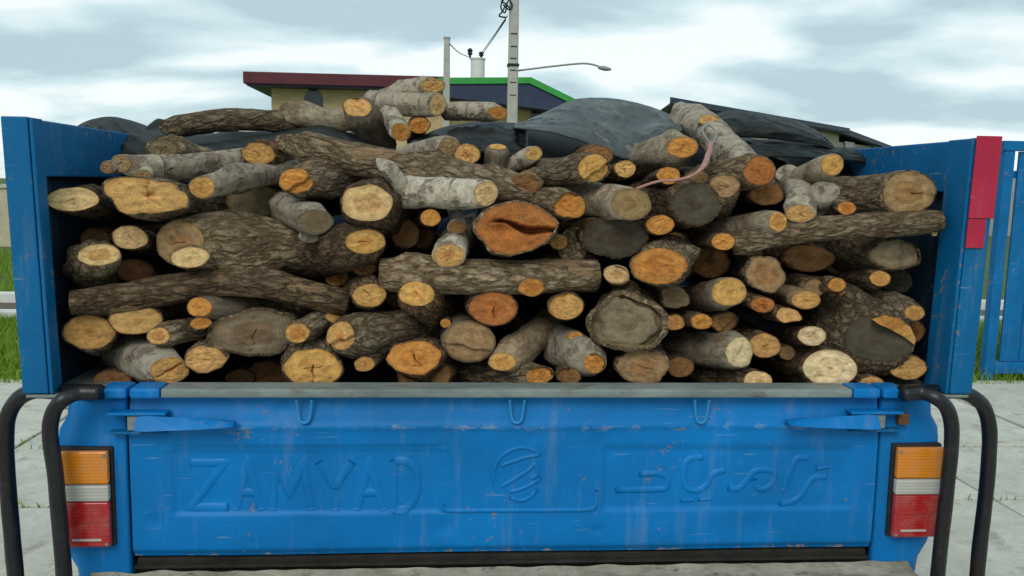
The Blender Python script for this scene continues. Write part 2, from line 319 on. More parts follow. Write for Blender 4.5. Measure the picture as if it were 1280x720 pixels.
M['darkred'] = rough_material('dark_red_metal_fascia', (0.085, 0.018, 0.026), (0.12, 0.026, 0.034), 3, 0.1, 0.004, 0.5)
M['green'] = rough_material('green_metal_trim', (0.035, 0.28, 0.05), (0.05, 0.36, 0.075), 4, 0.1, 0.004, 0.5)
M['navy'] = rough_material('dark_blue_fascia', (0.028, 0.04, 0.08), (0.04, 0.055, 0.10), 3, 0.1, 0.004, 0.5)
M['roofblue'] = rough_material('dark_slate_roofing', (0.018, 0.035, 0.055), (0.03, 0.055, 0.08), 5, 0.2, 0.01, 0.5)
M['poleconc'] = rough_material('pole_concrete', (0.36, 0.36, 0.32), (0.48, 0.47, 0.42), 6, 0.3, 0.01)
M['white_steel'] = rough_material('off_white_steel', (0.60, 0.62, 0.60), (0.74, 0.75, 0.72), 5, 0.1, 0.004, 0.5)
M['window'] = rough_material('dark_window_glass', (0.012, 0.015, 0.02), (0.03, 0.035, 0.045), 2, 0.05, 0.002, 0.12, (1,1,1), 0.5)
M['cableb'] = rough_material('black_cable', (0.02, 0.02, 0.022), (0.04, 0.04, 0.045), 9)

def brick_material():
    mt, n, l, b = new_mat('yellow_facing_brick')
    t = n.new('ShaderNodeTexCoord'); sp = n.new('ShaderNodeSeparateXYZ'); l.new(t.outputs['Object'], sp.inputs[0])
    cb = n.new('ShaderNodeCombineXYZ'); l.new(mathn(n, l, 'ADD', sp.outputs[0], sp.outputs[1]), cb.inputs[0]); l.new(sp.outputs[2], cb.inputs[1])
    br = n.new('ShaderNodeTexBrick'); l.new(cb.outputs[0], br.inputs[0])
    br.inputs['Scale'].default_value = 1.0; br.inputs['Brick Width'].default_value = 0.24; br.inputs['Row Height'].default_value = 0.085; br.inputs['Mortar Size'].default_value = 0.008
    br.inputs['Color1'].default_value = (0.60, 0.45, 0.22, 1); br.inputs['Color2'].default_value = (0.50, 0.36, 0.17, 1); br.inputs['Mortar'].default_value = (0.40, 0.34, 0.24, 1)
    l.new(br.outputs[0], b.inputs['Base Color']); b.inputs['Roughness'].default_value = 0.9
    return mt
M['brick'] = brick_material()

# ------------------------------------------------------------------ mesh helpers
def tag(o, label=None, cat=None, group=None, kind=None):
    if label: o['label'] = label
    if cat: o['category'] = cat
    if group: o['group'] = group
    if kind: o['kind'] = kind
    return o
def empty(name, loc=(0, 0, 0)):
    o = bpy.data.objects.new(name, None); COL.objects.link(o); o.matrix_basis = Matrix.Translation(loc); o.empty_display_size = 0.1
    return o
def WM(o):
    return (WM(o.parent) @ o.matrix_parent_inverse @ o.matrix_basis) if o.parent else o.matrix_basis.copy()
def mk(name, verts, faces, mat, parent=None, matrix=None, smooth=False, uvs=None, mats=None, midx=None):
    """verts are world points; matrix is the object's own frame"""
    if matrix is None:
        c = Vector((0, 0, 0))
        for v in verts: c += Vector(v)
        matrix = Matrix.Translation(c/len(verts))
    inv = matrix.inverted()
    me = bpy.data.meshes.new(name)
    me.from_pydata([inv @ Vector(v) for v in verts], [], faces)
    for mm in (mats or [mat]): me.materials.append(mm)
    if midx: me.polygons.foreach_set('material_index', midx)
    if smooth: me.polygons.foreach_set('use_smooth', [True]*len(me.polygons))
    if uvs is not None:
        ul = me.uv_layers.new(name='UVMap')
        for lp in me.loops: ul.data[lp.index].uv = uvs[lp.vertex_index]
    me.update()
    o = bpy.data.objects.new(name, me); COL.objects.link(o)
    if parent:
        o.parent = parent; o.matrix_parent_inverse = WM(parent).inverted()
    o.matrix_basis = matrix
    return o
def bm_obj(name, bm, mat, parent=None, smooth=False):
    bmesh.ops.recalc_face_normals(bm, faces=bm.faces[:])
    bm.verts.index_update()
    vs_ = [v.co.copy() for v in bm.verts]; fs = [[v.index for v in f.verts] for f in bm.faces]
    bm.free()
    return mk(name, vs_, fs, mat, parent, smooth=smooth)
def box8(bm, pts, bevel=0.0, seg=2):
    """pts: 8 corners, bottom ring then top ring"""
    v = [bm.verts.new(p) for p in pts]
    fs = [bm.faces.new([v[i] for i in q]) for q in ((3,2,1,0), (4,5,6,7), (0,1,5,4), (1,2,6,5), (2,3,7,6), (3,0,4,7))]
    if bevel:
        es = list({e for f in fs for e in f.edges})
        bmesh.ops.bevel(bm, geom=es, offset=bevel, segments=seg, affect='EDGES', profile=0.6)
def box(x0, x1, y0, y1, z0, z1, bevel=0.0, bm=None, seg=2):
    bm = bm or bmesh.new()
    box8(bm, [(x0,y0,z0),(x1,y0,z0),(x1,y1,z0),(x0,y1,z0),(x0,y0,z1),(x1,y0,z1),(x1,y1,z1),(x0,y1,z1)], bevel, seg)
    return bm
def catmull(pts, n):
    P = [Vector(p) for p in pts]
    if len(P) == 2: return [P[0].lerp(P[1], i/n) for i in range(n+1)]
    P = [2*P[0]-P[1]] + P + [2*P[-1]-P[-2]]
    segs = len(P)-3; outp = []
    for i in range(n+1):
        s = min(i/n*segs, segs-1e-6); k = int(s); f = s-k
        a, b_, c, d = P[k:k+4]
        outp.append(0.5*((2*b_) + (c-a)*f + (2*a-5*b_+4*c-d)*f*f + (3*b_-a-3*c+d)*f**3))
    return outp
def tube(name, pts, r, mat, parent=None, n=24, seg=12, rough=0.0, cap=True, matrix=None):
    pts = catmull(pts, n); verts = []; faces = []
    prev = None
    for i, p in enumerate(pts):
        t = (pts[min(i+1, n)]-pts[max(i-1, 0)]).normalized()
        if prev is None:
            h = t.cross(Vector((0, 0, 1)));
            if h.length < 0.1: h = t.cross(Vector((1, 0, 0)))
            h.normalize()
        else:
            h = (prev - t*prev.dot(t)).normalized()
        prev = h; u = h.cross(t)
        rr = r(i/n) if callable(r) else r
        for k in range(seg):
            a = 2*math.pi*k/seg
            q = rr*(1+rough*noise.noise(Vector((p.x*20+math.cos(a), p.y*20+math.sin(a), p.z*20))))
            verts.append(p + h*math.cos(a)*q + u*math.sin(a)*q)
    for i in range(n):
        for k in range(seg):
            a = i*seg+k; b_ = i*seg+(k+1) % seg
            faces.append((a, b_, b_+seg, a+seg))
    if cap:
        faces.append(tuple(range(seg-1, -1, -1))); faces.append(tuple(n*seg+k for k in range(seg)))
    return mk(name, verts, faces, mat, parent, smooth=True, matrix=matrix)
def sheet(name, fn, nu, nv, mat, parent=None, smooth=True, thick=0.0):
    verts = [fn(i/nu, j/nv) for j in range(nv+1) for i in range(nu+1)]
    faces = [(j*(nu+1)+i, j*(nu+1)+i+1, (j+1)*(nu+1)+i+1, (j+1)*(nu+1)+i) for j in range(nv) for i in range(nu)]
    o = mk(name, verts, faces, mat, parent, smooth=smooth)
    if thick:
        md = o.modifiers.new('thickness', 'SOLIDIFY'); md.thickness = thick; md.offset = -1
    return o
def curve1(pts, x):
    if x <= pts[0][0]: return pts[0][1]
    for (x0, y0), (x1, y1) in zip(pts, pts[1:]):
        if x <= x1:
            f = (x-x0)/(x1-x0); f = f*f*(3-2*f); return y0+(y1-y0)*f
    return pts[-1][1]

# ================================================================== THE SETTING
ground = mk('ground', [(-400,-60,-0.06),(400,-60,-0.06),(400,600,-0.06),(-400,600,-0.06)], [(0,1,2,3)], M['grassland'], matrix=Matrix())
tag(ground, kind='structure')
pave = mk('pavement', [(-9.3,-6,-0.03),(9.3,-6,-0.03),(9.3,4.80,-0.03),(-9.3,4.80,-0.03)], [(0,1,2,3)], M['soil'], matrix=Matrix())
tag(pave, kind='structure')
slab_me = None
SL = 0.92
for iy in range(-8, 3):
    for ix in range(-8, 9):
        xa = 2.65 + (ix-3)*1.06; ya = 2.18 + iy*SL + SL
        x0, x1, y0, y1 = xa+0.008, xa+1.06-0.008, ya-SL+0.008, ya-0.008
        if y1 < -4 or abs(xa) > 8.5: continue
        if slab_me is None:
            bm = box(-0.522, 0.522, -0.452, 0.452, -0.08, 0.0, 0.008)
            so = bm_obj('paving_slab', bm, M['concrete'], pave); slab_me = so.data
            so.matrix_basis = Matrix.Translation((xa+0.53, ya-SL/2, random.uniform(-0.006, 0.006)-0.04))
        else:
            so = bpy.data.objects.new('paving_slab', slab_me); COL.objects.link(so); so.parent = pave
            so.matrix_basis = Matrix.Translation((xa+0.53, ya-SL/2, random.uniform(-0.006, 0.006)-0.04)) @ Matrix.Rotation(random.uniform(-0.006, 0.006), 4, 'Y') @ Matrix.Rotation(random.uniform(-0.006, 0.006), 4, 'X')
road = mk('road', [(-60,8.2,-0.052),(60,8.2,-0.052),(60,9.6,-0.052),(-60,9.6,-0.052)], [(0,1,2,3)], M['asphalt'], matrix=Matrix())
tag(road, kind='structure')
for yk in (8.02, 9.6):
    k_ = tag(bm_obj('kerb', box(-60, 60, yk, yk+0.18, -0.1, 0.07, 0.015), M['kerb']), kind='structure')
# grass: verge blades and tufts in the joints
gv, gf = [], []
def blade(x, y, h, z=-0.06):
    a = random.uniform(0, 6.28); w = 0.004+random.random()*0.004
    dx_, dy_ = math.cos(a)*w, math.sin(a)*w; lx, ly = random.gauss(0, h*0.35), random.gauss(0, h*0.35)
    i = len(gv); gv.extend([(x-dx_, y-dy_, z), (x+dx_, y+dy_, z), (x+lx*0.4+dx_*0.7, y+ly*0.4+dy_*0.7, z+h*0.6), (x+lx*0.4-dx_*0.7, y+ly*0.4-dy_*0.7, z+h*0.6), (x+lx, y+ly, z+h)])
    gf.append((i, i+1, i+2, i+3)); gf.append((i+3, i+2, i+4))
for _ in range(34000):
    blade(random.uniform(-7.5, -2.6), random.uniform(4.8, 8.0), random.uniform(0.05, 0.16))
for _ in range(16000):
    blade(random.uniform(3.0, 6.5), random.uniform(4.8, 9.0), random.uniform(0.06, 0.2))
for _ in range(9000):
    blade(random.uniform(-11, -4.6), random.uniform(9.85, 17), random.uniform(0.06, 0.22))
for _ in range(2600):
    ix = random.choice((-6,-5,-4,-3,-2,-1,0,1,2))
    if random.random() < 0.5:
        x = 2.65 + random.choice((-5.3,-4.24,-3.18,0,1.06))+random.gauss(0, 0.012); y = 2.0+2.8*random.random()**1.2
        if noise.noise(Vector((x*3, y*1.7, 3))) < 0.02: continue
    else:
        y = random.choice((2.18, 3.10, 4.02, 4.8))+random.gauss(0, 0.012); x = random.choice((-1, 1))*random.uniform(1.8, 4.6)
        if noise.noise(Vector((x*1.7, y*3, 8))) < 0.05: continue
    blade(x, y, random.uniform(0.015, 0.07), -0.03)
gr = tag(mk('grass', gv, gf, M['grass'], matrix=Matrix()), 'short green grass on the verge and in the paving joints', 'grass', kind='stuff')

# --- far walls
def wall_thing(name, label, x0, x1, y0, y1, h, mat, cap):
    r = empty(name, ((x0+x1)/2, y0, -0.06)); tag(r, label, 'wall')
    bm_obj('wall_body', box(x0, x1, y0, y1, -0.1, h), mat, r)
    bm_obj('coping', box(x0-0.04, x1+0.04, y0-0.05, y1+0.05, h+0.002, h+0.09, 0.01), cap, r)
wall_thing('boundary_wall', 'low beige rendered boundary wall seen past the left truck post', -40, -5.9, 19.0, 19.25, 1.28, M['beige'], M['concrete'])
wall_thing('boundary_wall', 'grey boundary wall seen between right truck side and blue gate', 13, 46, 30, 30.3, 2.25, M['grey_wall'], M['roofblue'])

# --- brick house with red fascia and green trimmed wing
YB = 26.0
house = empty('brick_house', (-1.5, YB, 0)); tag(house, 'yellow brick house with dark red fascia and green trimmed roof behind the load', 'house')
zr = 4.42
bm_obj('wall', box(-5.62, -0.2, YB, YB+7, -0.1, zr), M['brick'], house)
bm_obj('wall', box(-0.2, 3.25, YB+0.25, YB+7, -0.1, zr), M['brick'], house)
fb = bm_obj('fascia', box(-6.30, -0.35, YB-0.75, YB+7.6, zr+0.002, 4.77, 0.02), M['darkred'], house); fb['label'] = 'dark red metal fascia'
bm_obj('soffit_board', box(-6.22, -0.4, YB-0.65, YB+7.5, zr-0.05, zr), M['navy'], fb)
# arched window
ap = U(392, 124, YB-0.02)
av = []; 
for i in range(13):
    a = math.pi*i/12; av.append((ap.x+0.28*math.cos(a), YB-0.02, ap.z+0.02+0.30*math.sin(a)))
av += [(ap.x-0.28, YB-0.02, ap.z-0.9), (ap.x+0.28, YB-0.02, ap.z-0.9)]
nA = len(av); av2 = av + [(x, y+0.1, z) for x, y, z in av]
aw = mk('window', av2, [tuple(range(nA))] + [(i, (i+1) % nA, nA+(i+1) % nA, nA+i) for i in range(nA)], M['window'], house)
aw['label'] = 'small dark arched window'
# green wing: roof with sloped right end
def prof(pts, y0, y1):
    n_ = len(pts); v = [(x, y0, z) for x, z in pts] + [(x, y1, z) for x, z in pts]
    return v, [tuple(range(n_)), tuple(range(2*n_-1, n_-1, -1))] + [(i, n_+i, n_+(i+1) % n_, (i+1) % n_) for i in range(n_)]
gY = YB-0.85
def gx(px, py): 
    p = U(px, py, gY); return (p.x, p.z)
tp = [gx(548, 97), gx(664, 96.5), gx(730, 129), gx(724, 134), gx(662, 104), gx(548, 105)]
v_, f_ = prof(tp, gY, YB+7.2)
gt = mk('roof_trim', v_, f_, M['green'], house, smooth=False); gt['label'] = 'bright green roof edge trim'
fp = [gx(550, 105.3), gx(661, 104.3), gx(722, 134), gx(712, 141), gx(640, 131), gx(550, 120)]
v_, f_ = prof(fp, gY+0.06, YB+7)
gfas = mk('fascia', v_, f_, M['navy'], house); gfas['label'] = 'deep dark blue fascia under the green trim'
for (xa, ya, xb, yb) in ((601, 122, 612, 150), (664, 128, 676, 150)):
    p, q = U(xa, ya, YB+0.22), U(xb, yb, YB+0.22)
    w_ = bm_obj('window', box(p.x, q.x, YB+0.20, YB+0.3, q.z-0.3, p.z, 0.01), M['window'], house)
    bm_obj('window_frame', box(p.x-0.05, q.x+0.05, YB+0.17, YB+0.26, p.z+0.002, p.z+0.07, 0.01), M['white_steel'], w_)

# --- right building, turned away
A = U(836, 124, 19.0); zt = A.z
h2 = empty('blue_roofed_building', (A.x, 19, 0)); tag(h2, 'low building with long dark blue roof edge on the right behind the tarpaulin', 'building')
d45 = Vector((0.69, 0.72, 0)).normalized(); nb = Vector((0.12, 1.0, 0)).normalized()
Lr = 14.0
B0 = Vector((A.x, 19, 0)); 
def q3(s, t, z): return tuple(B0 + d45*s + nb*t + Vector((0, 0, z)))
def obox(name, s0, s1, t0, t1, z0, z1, mat, parent, bev=0.0):
    bm = bmesh.new(); box8(bm, [q3(s0,t0,z0), q3(s1,t0,z0), q3(s1,t1,z0), q3(s0,t1,z0), q3(s0,t0,z1), q3(s1,t0,z1), q3(s1,t1,z1), q3(s0,t1,z1)], bev)
    return bm_obj(name, bm, mat, parent)
obox('wall', 0.5, 15.5, 0.6, 6, -0.1, zt-0.40, M['beige'], h2)
_rp = [(0,zt-0.13),(11.5,zt-0.13),(19,zt-0.56),(19,zt-0.45),(12.2,zt+0.02),(0.3,zt+0.02)]
rfv = [q3(a_,0,z_) for a_, z_ in _rp] + [q3(a_,7,z_) for a_, z_ in _rp]
obox('wall_head', 0.55, 12.0, 0.58, 5.9, zt-0.40, zt-0.135, M['beige'], h2)
rf = mk('roof', rfv, [tuple(range(6)), tuple(range(11,5,-1))] + [(i, 6+i, 6+(i+1) % 6, (i+1) % 6) for i in range(6)], M['roofblue'], h2)
obox('gutter', 0.05, 12.4, -0.10, -0.003, zt-0.10, zt+0.05, M['roofblue'], rf, 0.01)
for s in (3.0, 6.2, 9.4, 12.6, 15.8):
    w_ = obox('window', s, s+0.9, 0.53, 0.66, zt-1.3, zt-0.42, M['window'], h2)
    obox('window_frame', s-0.06, s+0.96, 0.50, 0.60, zt-0.418, zt-0.36, M['white_steel'], w_)

# --- poles, transformer, lamp
def pole(name, label, px, ptop, Y, w0, w1, ztop=None, steps=False):
    c = U(px, 130, Y); zt_ = ztop or U(px, ptop, Y).z
    r = empty(name, (c.x, Y, -0.06)); tag(r, label, 'pole')
    v = []
    for z, w in ((-0.3, w0*1.12), (zt_, w1)):
        d = w*0.5; ch = d*0.25
        v += [(c.x-d+ch, Y-d, z), (c.x+d-ch, Y-d, z), (c.x+d, Y-d+ch, z), (c.x+d, Y+d-ch, z), (c.x+d-ch, Y+d, z), (c.x-d+ch, Y+d, z), (c.x-d, Y+d-ch, z), (c.x-d, Y-d+ch, z)]
    f = [(i, (i+1) % 8, 8+(i+1) % 8, 8+i) for i in range(8)] + [tuple(range(8, 16)), tuple(range(7, -1, -1))]
    mk('shaft', v, f, M['poleconc'], r)
    return r, c, zt_
p1, c1, z1 = pole('utility_pole', 'tall tapered concrete pole with cables at its top and a lamp arm', 640.5, -60, 19.5, 0.26, 0.205)
p2, c2, z2 = pole('utility_pole', 'short slim concrete pole left of the transformer, cable at its head', 558, 49, 20.5, 0.19, 0.15)
bm_obj('pole_cap', box(c2.x-0.085, c2.x+0.085, 20.415, 20.585, z2+0.002, z2+0.05, 0.01), M['grey_wall'], p2)
for py in (42, 58, 73, 88, 103, 119):
    z = U(640, py, 19.4).z; w = 0.115
    bm_obj('pole_step', box(c1.x-0.075, c1.x+0.075, 19.5-w-0.012, 19.5-w+0.01, z-0.012, z+0.012), M['cableb'], p1)
z = U(640, 81, 19.4).z
bm_obj('clamp_band', box(c1.x-0.14, c1.x+0.14, 19.36, 19.64, z-0.03, z+0.03, 0.008), M['cableb'], p1)
# cable bundle at head of the tall pole
for k, (a, b_, c_, d_) in enumerate((((632, -6), (626, 8), (631, 16), (634, 4)), ((636, 0), (628, 14), (624, 20), (633, 22)), ((634, -4), (640, 6), (636, 12), (629, 6)), ((637, 10), (631, 4), (627, 2), (634, -8)))):
    tube('cable_loop', [U(q[0], q[1], 19.3+0.03*k) for q in (a, b_, c_, d_)], 0.02, M['cableb'], p1, 16, 6)
lamp = empty('street_lamp', U(648, 88, 19.5)); tag(lamp, 'small street lamp head on a long thin arm reaching right from the pole', 'lamp')
tube('arm', [U(x, y, 19.5) for x, y in ((646, 88.5), (690, 83), (725, 79.5), (740, 80.5), (751, 84))], 0.022, M['wire'], lamp, 20, 8)
hb = U(756, 84.5, 19.5)
hv, hf = [], []
for i in range(9):
    s = i/8; x = hb.x-0.16+0.32*s; r_ = 0.075*math.sin(math.pi*min(0.98, 0.12+s*0.83))**0.6
    for k in range(10):
        a = 2*math.pi*k/10; hv.append((x, hb.y+r_*1.2*math.cos(a), hb.z-0.02*s*2+r_*0.75*math.sin(a)))
for i in range(8):
    for k in range(10): hf.append((i*10+k, i*10+(k+1) % 10, (i+1)*10+(k+1) % 10, (i+1)*10+k))
hf += [tuple(range(9, -1, -1)), tuple(range(80, 90))]
mk('lamp_head', hv, hf, M['grey_wall'], lamp, smooth=True)
YT = 34.0
tb, tt = U(597, 99, YT), U(597, 73, YT)
tr = empty('transformer', (tb.x, YT, -0.06)); tag(tr, 'white transformer tank with two dark bushings above the roof between the poles', 'transformer')
bm_obj('support_post', box(tb.x-0.12, tb.x+0.12, YT-0.12, YT+0.12, -0.2, tb.z-0.1), M['poleconc'], tr)
def lathe(name, c, prof_, mat, parent, seg=18):
    v, f = [], []
    for z_, r_ in prof_:
        for k in range(seg):
            a = 2*math.pi*k/seg; v.append((c[0]+r_*math.cos(a), c[1]+r_*math.sin(a), z_))
    for i in range(len(prof_)-1):
        for k in range(seg): f.append((i*seg+k, i*seg+(k+1) % seg, (i+1)*seg+(k+1) % seg, (i+1)*seg+k))
    f += [tuple(range(seg-1, -1, -1)), tuple((len(prof_)-1)*seg+k for k in range(seg))]
    return mk(name, v, f, mat, parent, smooth=False)
lathe('tank', (tb.x, YT), [(tb.z-0.1, 0.27), (tb.z, 0.28), (tt.z-0.06, 0.28), (tt.z-0.055, 0.31), (tt.z, 0.31), (tt.z+0.02, 0.2)], M['white_steel'], tr)
for px, hgt in ((587.5, 0.38), (601.5, 0.26)):
    c = U(px, 73, YT); lathe('bushing', (c.x, YT), [(tt.z+0.0, 0.04), (tt.z+hgt*0.3, 0.05), (tt.z+hgt*0.45, 0.11), (tt.z+hgt*0.6, 0.07), (tt.z+hgt*0.75, 0.12), (tt.z+hgt, 0.06)], M['cableb'], tr, 12)
def cable(label, pts):
    o = tube('overhead_cable', pts, 0.014, M['cableb'], None, 20, 6); tag(o, label, 'cable', 'cables to the transformer')
cable('thin cable sagging from the short pole to the transformer', [U(562, 55, 20.4), U(574, 66, 27), U(585, 71, YT-0.1)])
cable('thin cable rising from the transformer to the tall pole, upper one', [U(634, 20, 19.4), U(619, 42, 26), U(602, 66, YT-0.1)])
cable('thin cable rising from the transformer to the tall pole, lower one', [U(632, 25, 19.4), U(616, 49, 26), U(602, 69, YT-0.1)])

# --- blue gate on the right
YG = 4.95
gate = empty('metal_gate', (4.45, YG, -0.05)); tag(gate, 'blue steel gate leaf standing at the right edge beyond the paving', 'gate')
gL = U(1234, 478, YG).x; gT = U(1268, 176, YG).z
lean = U(1266, 180, YG).x - U(1238, 470, YG).x
def gbox(name, x0, x1, y0, y1, z0, z1, mat=None, par=gate):
    bm = bmesh.new(); s0 = lean*(z0/gT); s1 = lean*(z1/gT)
    box8(bm, [(x0+s0,y0,z0),(x1+s0,y0,z0),(x1+s0,y1,z0),(x0+s0,y1,z0),(x0+s1,y0,z1),(x1+s1,y0,z1),(x1+s1,y1,z1),(x0+s1,y1,z1)], 0.006)
    return bm_obj(name, bm, mat or M['gate'], par)
gbox('post', gL-0.03, gL+0.055, YG, YG+0.08, -0.06, gT-0.082)
gbox('top_rail', gL-0.05, gL+2.2, YG-0.01, YG+0.09, gT-0.08, gT)
gbox('bottom_rail', gL+0.057, gL+2.2, YG, YG+0.07, 0.05, 0.15)
for k in range(12):
    x0 = gL+0.105+k*0.17
    gbox('panel_board', x0, x0+0.164, YG+0.02, YG+0.045, 0.152, gT-0.085)
gbox('middle_rail', gL+0.057, gL+2.2, YG+0.047, YG+0.08, gT-0.30, gT-0.24)
gp = tag(bm_obj('gate_post', box(gL-0.22, gL-0.09, YG+1.3, YG+1.43, -0.06, 0.75, 0.012), M['grey_wall']), 'short grey concrete post in the grass behind the blue gate', 'post')

# ================================================================== THE TRUCK
truck = empty('pickup_truck', (0, 1.0, 0)); tag(truck, 'blue pickup truck seen from behind, bed stacked high with logs', 'pickup truck')
TGX, TGT, TGB = 0.879, 1.068, 0.690
def tile(name, label=None):
    pass
# tailgate skin: pressed sheet with two sunken panels and a folded upper edge
def smooth(a, b_, x):
    t = max(0.0, min(1.0, (x-a)/(b_-a))); return t*t*(3-2*t)
def rect_in(x, z, x0, x1, z0, z1, w=0.012):
    return smooth(x0, x0+w, x)*(1-smooth(x1-w, x1, x))*smooth(z0, z0+w, z)*(1-smooth(z1-w, z1, z))
def plane_px(px, py):
    p = U(px, py, 0.0); return p.x, p.z
lx0, lz1 = plane_px(212, 556); lx1, lz0 = plane_px(552, 643)
rx0, rz1 = plane_px(752, 555); rx1, rz0 = plane_px(1064, 638)
bendz = plane_px(640, 533)[1]
_dr = random.Random(5)
DENTS = [(_dr.uniform(-0.85, 0.85), _dr.uniform(0.70, 1.05), _dr.uniform(0.012, 0.05), _dr.uniform(-0.0015, 0.0045)) for _ in range(34)]
def tg_y(x, z):
    y = 0.0
    for dx_, dz_, dr_, dd_ in DENTS:
        q_ = ((x-dx_)**2+((z-dz_)*1.3)**2)/(dr_*dr_)
        if q_ < 6: y += dd_*math.exp(-q_)
    y += 0.016*smooth(bendz-0.006, TGT, z)                       # upper strip leans inwards
    y -= 0.004*math.exp(-((z-bendz)/0.008)**2)                   # crease
    y += 0.0065*rect_in(x, z, lx0, lx1, lz0, lz1) + 0.0065*rect_in(x, z, rx0, rx1, rz0, rz1)
    y -= 0.003*math.exp(-((z-0.945)/0.004)**2)*(smooth(-0.82, -0.79, x)*(1-smooth(-0.17, -0.14, x)) + smooth(0.2, 0.23, x)*(1-smooth(0.79, 0.82, x)))
    y += 0.0050*noise.noise(Vector((x*3.2, z*5, 1.7))) + 0.0012*noise.noise(Vector((x*11, z*13, 4)))
    y += 0.010*(1-smooth(TGB, TGB+0.02, z))                      # lower lip rolls in
    return y
NX, NZ = 260, 84
def tgf(u, v):
    x = -TGX + 2*TGX*u; z = TGB + (TGT-TGB)*v
    return Vector((x, tg_y(x, z), z))
tgo = sheet('tailgate', tgf, NX, NZ, M['blue_tg'], truck, True, 0.0)
tgo['label'] = 'blue pressed steel tailgate with raised lettering'
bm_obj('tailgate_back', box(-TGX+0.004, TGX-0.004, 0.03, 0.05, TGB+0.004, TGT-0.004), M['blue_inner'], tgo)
# raised strokes
def stroke(name, pts, w, parent, closed=False, h=0.0036, n=None):
    P = [Vector((*plane_px(a, b_), 0)) for a, b_ in pts]       # x, z
    if n: P = [p for p in catmull(P, n)]
    else:
        Q = []
        for a_, b_ in zip(P, P[1:]):
            d_ = (b_-a_).length; e_ = min(0.006, d_*0.3); k_ = max(3, int(d_/0.012))
            ts = [0.0, e_/d_] + [i/k_ for i in range(1, k_)] + [1-e_/d_]
            Q += [a_.lerp(b_, t_) for t_ in sorted(ts)]
        P = Q + [P[-1]]
    verts, faces = [], []
    prof_ = [(-1.25, 0.45), (-0.95, 0.02), (-0.7, -0.55), (-0.4, -0.92), (0.0, -1.0), (0.4, -0.92), (0.7, -0.55), (0.95, 0.02), (1.25, 0.45)]
    k = len(P)
    for i, p in enumerate(P):
        if i == 0: t = (P[1]-P[0]).normalized(); q = 1
        elif i == k-1: t = (P[-1]-P[-2]).normalized(); q = 1
        else:
            t1 = (P[i]-P[i-1]).normalized(); t2 = (P[i+1]-P[i]).normalized(); t = (t1+t2)
            t = t.normalized() if t.length > 1e-3 else t1; q = min(1.8, 1/max(0.5, t.dot(t1)))
        nrm = Vector((-t.y, t.x, 0))
        for a, d in prof_:
            x, z = p.x+nrm.x*a*w*q, p.y+nrm.y*a*w*q
            verts.append((x, tg_y(x, z)+d*h, z))
    m_ = len(prof_)
    for i in range(k-1):
        for j in range(m_-1): faces.append((i*m_+j, i*m_+j+1, (i+1)*m_+j+1, (i+1)*m_+j))
    faces.append(tuple(range(m_))); faces.append(tuple((k-1)*m_+j for j in range(m_-1, -1, -1)))
    return verts, faces
def emboss(name, strokes, w, label=None):
    V, Fc = [], []
    for s in strokes:
        pts, n_ = (s[0], s[1]) if isinstance(s, tuple) and isinstance(s[0], list) else (s, None)
        v, f = stroke(name, pts, w, tgo, n=n_)
        o = len(V); V += v; Fc += [tuple(i+o for i in q) for q in f]
    ob = mk(name, V, Fc, M['blue_tg'], tgo, smooth=True, matrix=WM(tgo))
    if label: ob['label'] = label
    return ob
T0, T1 = 578, 638
emboss('raised_letter', [[(236, T0+2), (280, T0+2), (238, T1-2), (284, T1-2)]], 0.0110)
emboss('raised_letter', [[(294, T1), (309, T0), (326, T1)], [(300, 617), (320, 617)]], 0.0110)
emboss('raised_letter', [[(340, T1), (345, T0), (362, 618), (380, T0), (388, T1)]], 0.0110)
emboss('raised_letter', [[(398, T0), (419, 610), (440, T0)], [(419, 610), (419, T1)]], 0.0110)
emboss('raised_letter', [[(446, T1), (462, T0), (479, T1)], [(452, 617), (473, 617)]], 0.0110)
emboss('raised_letter', [([(492, T0), (508, T0), (520, 590), (522, 608), (518, 626), (506, T1), (492, T1)], 22), [(492, T0-2), (492, T1+2)]], 0.0110)
# script word on the right
emboss('raised_script_letter', [([(800, 594), (822, 593.5), (834, 597), (835, 607), (826, 613), (770, 614)], 24)], 0.0085)
emboss('raised_script_letter', [([(880, 573), (864, 575), (857, 584), (856, 602), (862, 613), (876, 614), (886, 606), (892, 594), (908, 589)], 30)], 0.0085)
emboss('raised_script_letter', [[(852, 627), (868, 626)], [(874, 626), (890, 625)]], 0.005)
emboss('raised_script_letter', [([(911, 612), (925, 612), (936, 600), (945, 590), (962, 588), (969, 594), (966, 606), (956, 613), (946, 609), (944, 600)], 34)], 0.0085)
emboss('raised_script_letter', [([(1011, 573), (998, 573.5), (991, 584), (985, 600), (981, 614)], 18)], 0.0085)
emboss('raised_script_letter', [([(1033, 597), (1019, 598), (1010, 608), (1002, 621), (990, 629), (976, 631)], 20)], 0.0085)
emboss('raised_script_letter', [[(1021, 587), (1037, 584)]], 0.005)
emboss('raised_emblem', [([(620, 606), (617, 592), (624, 573), (642, 561), (660, 560), (674, 567), (662, 570), (645, 575), (626, 582)], 40),
                         ([(627, 608), (644, 598), (662, 586), (669, 580), (672, 592), (664, 598)], 18), ([(637, 615), (652, 611), (668, 603), (675, 597)], 14), ([(637, 622), (652, 626), (664, 620), (671, 612)], 14)], 0.0055, 'round emblem of slanting raised bars')
emboss('raised_bead', [([(555, 632), (557, 638), (570, 639), (600, 639), (700, 638), (735, 637), (744, 633), (746, 625), (746, 613)], 60)], 0.006, 'long raised bead turned up at its right end')
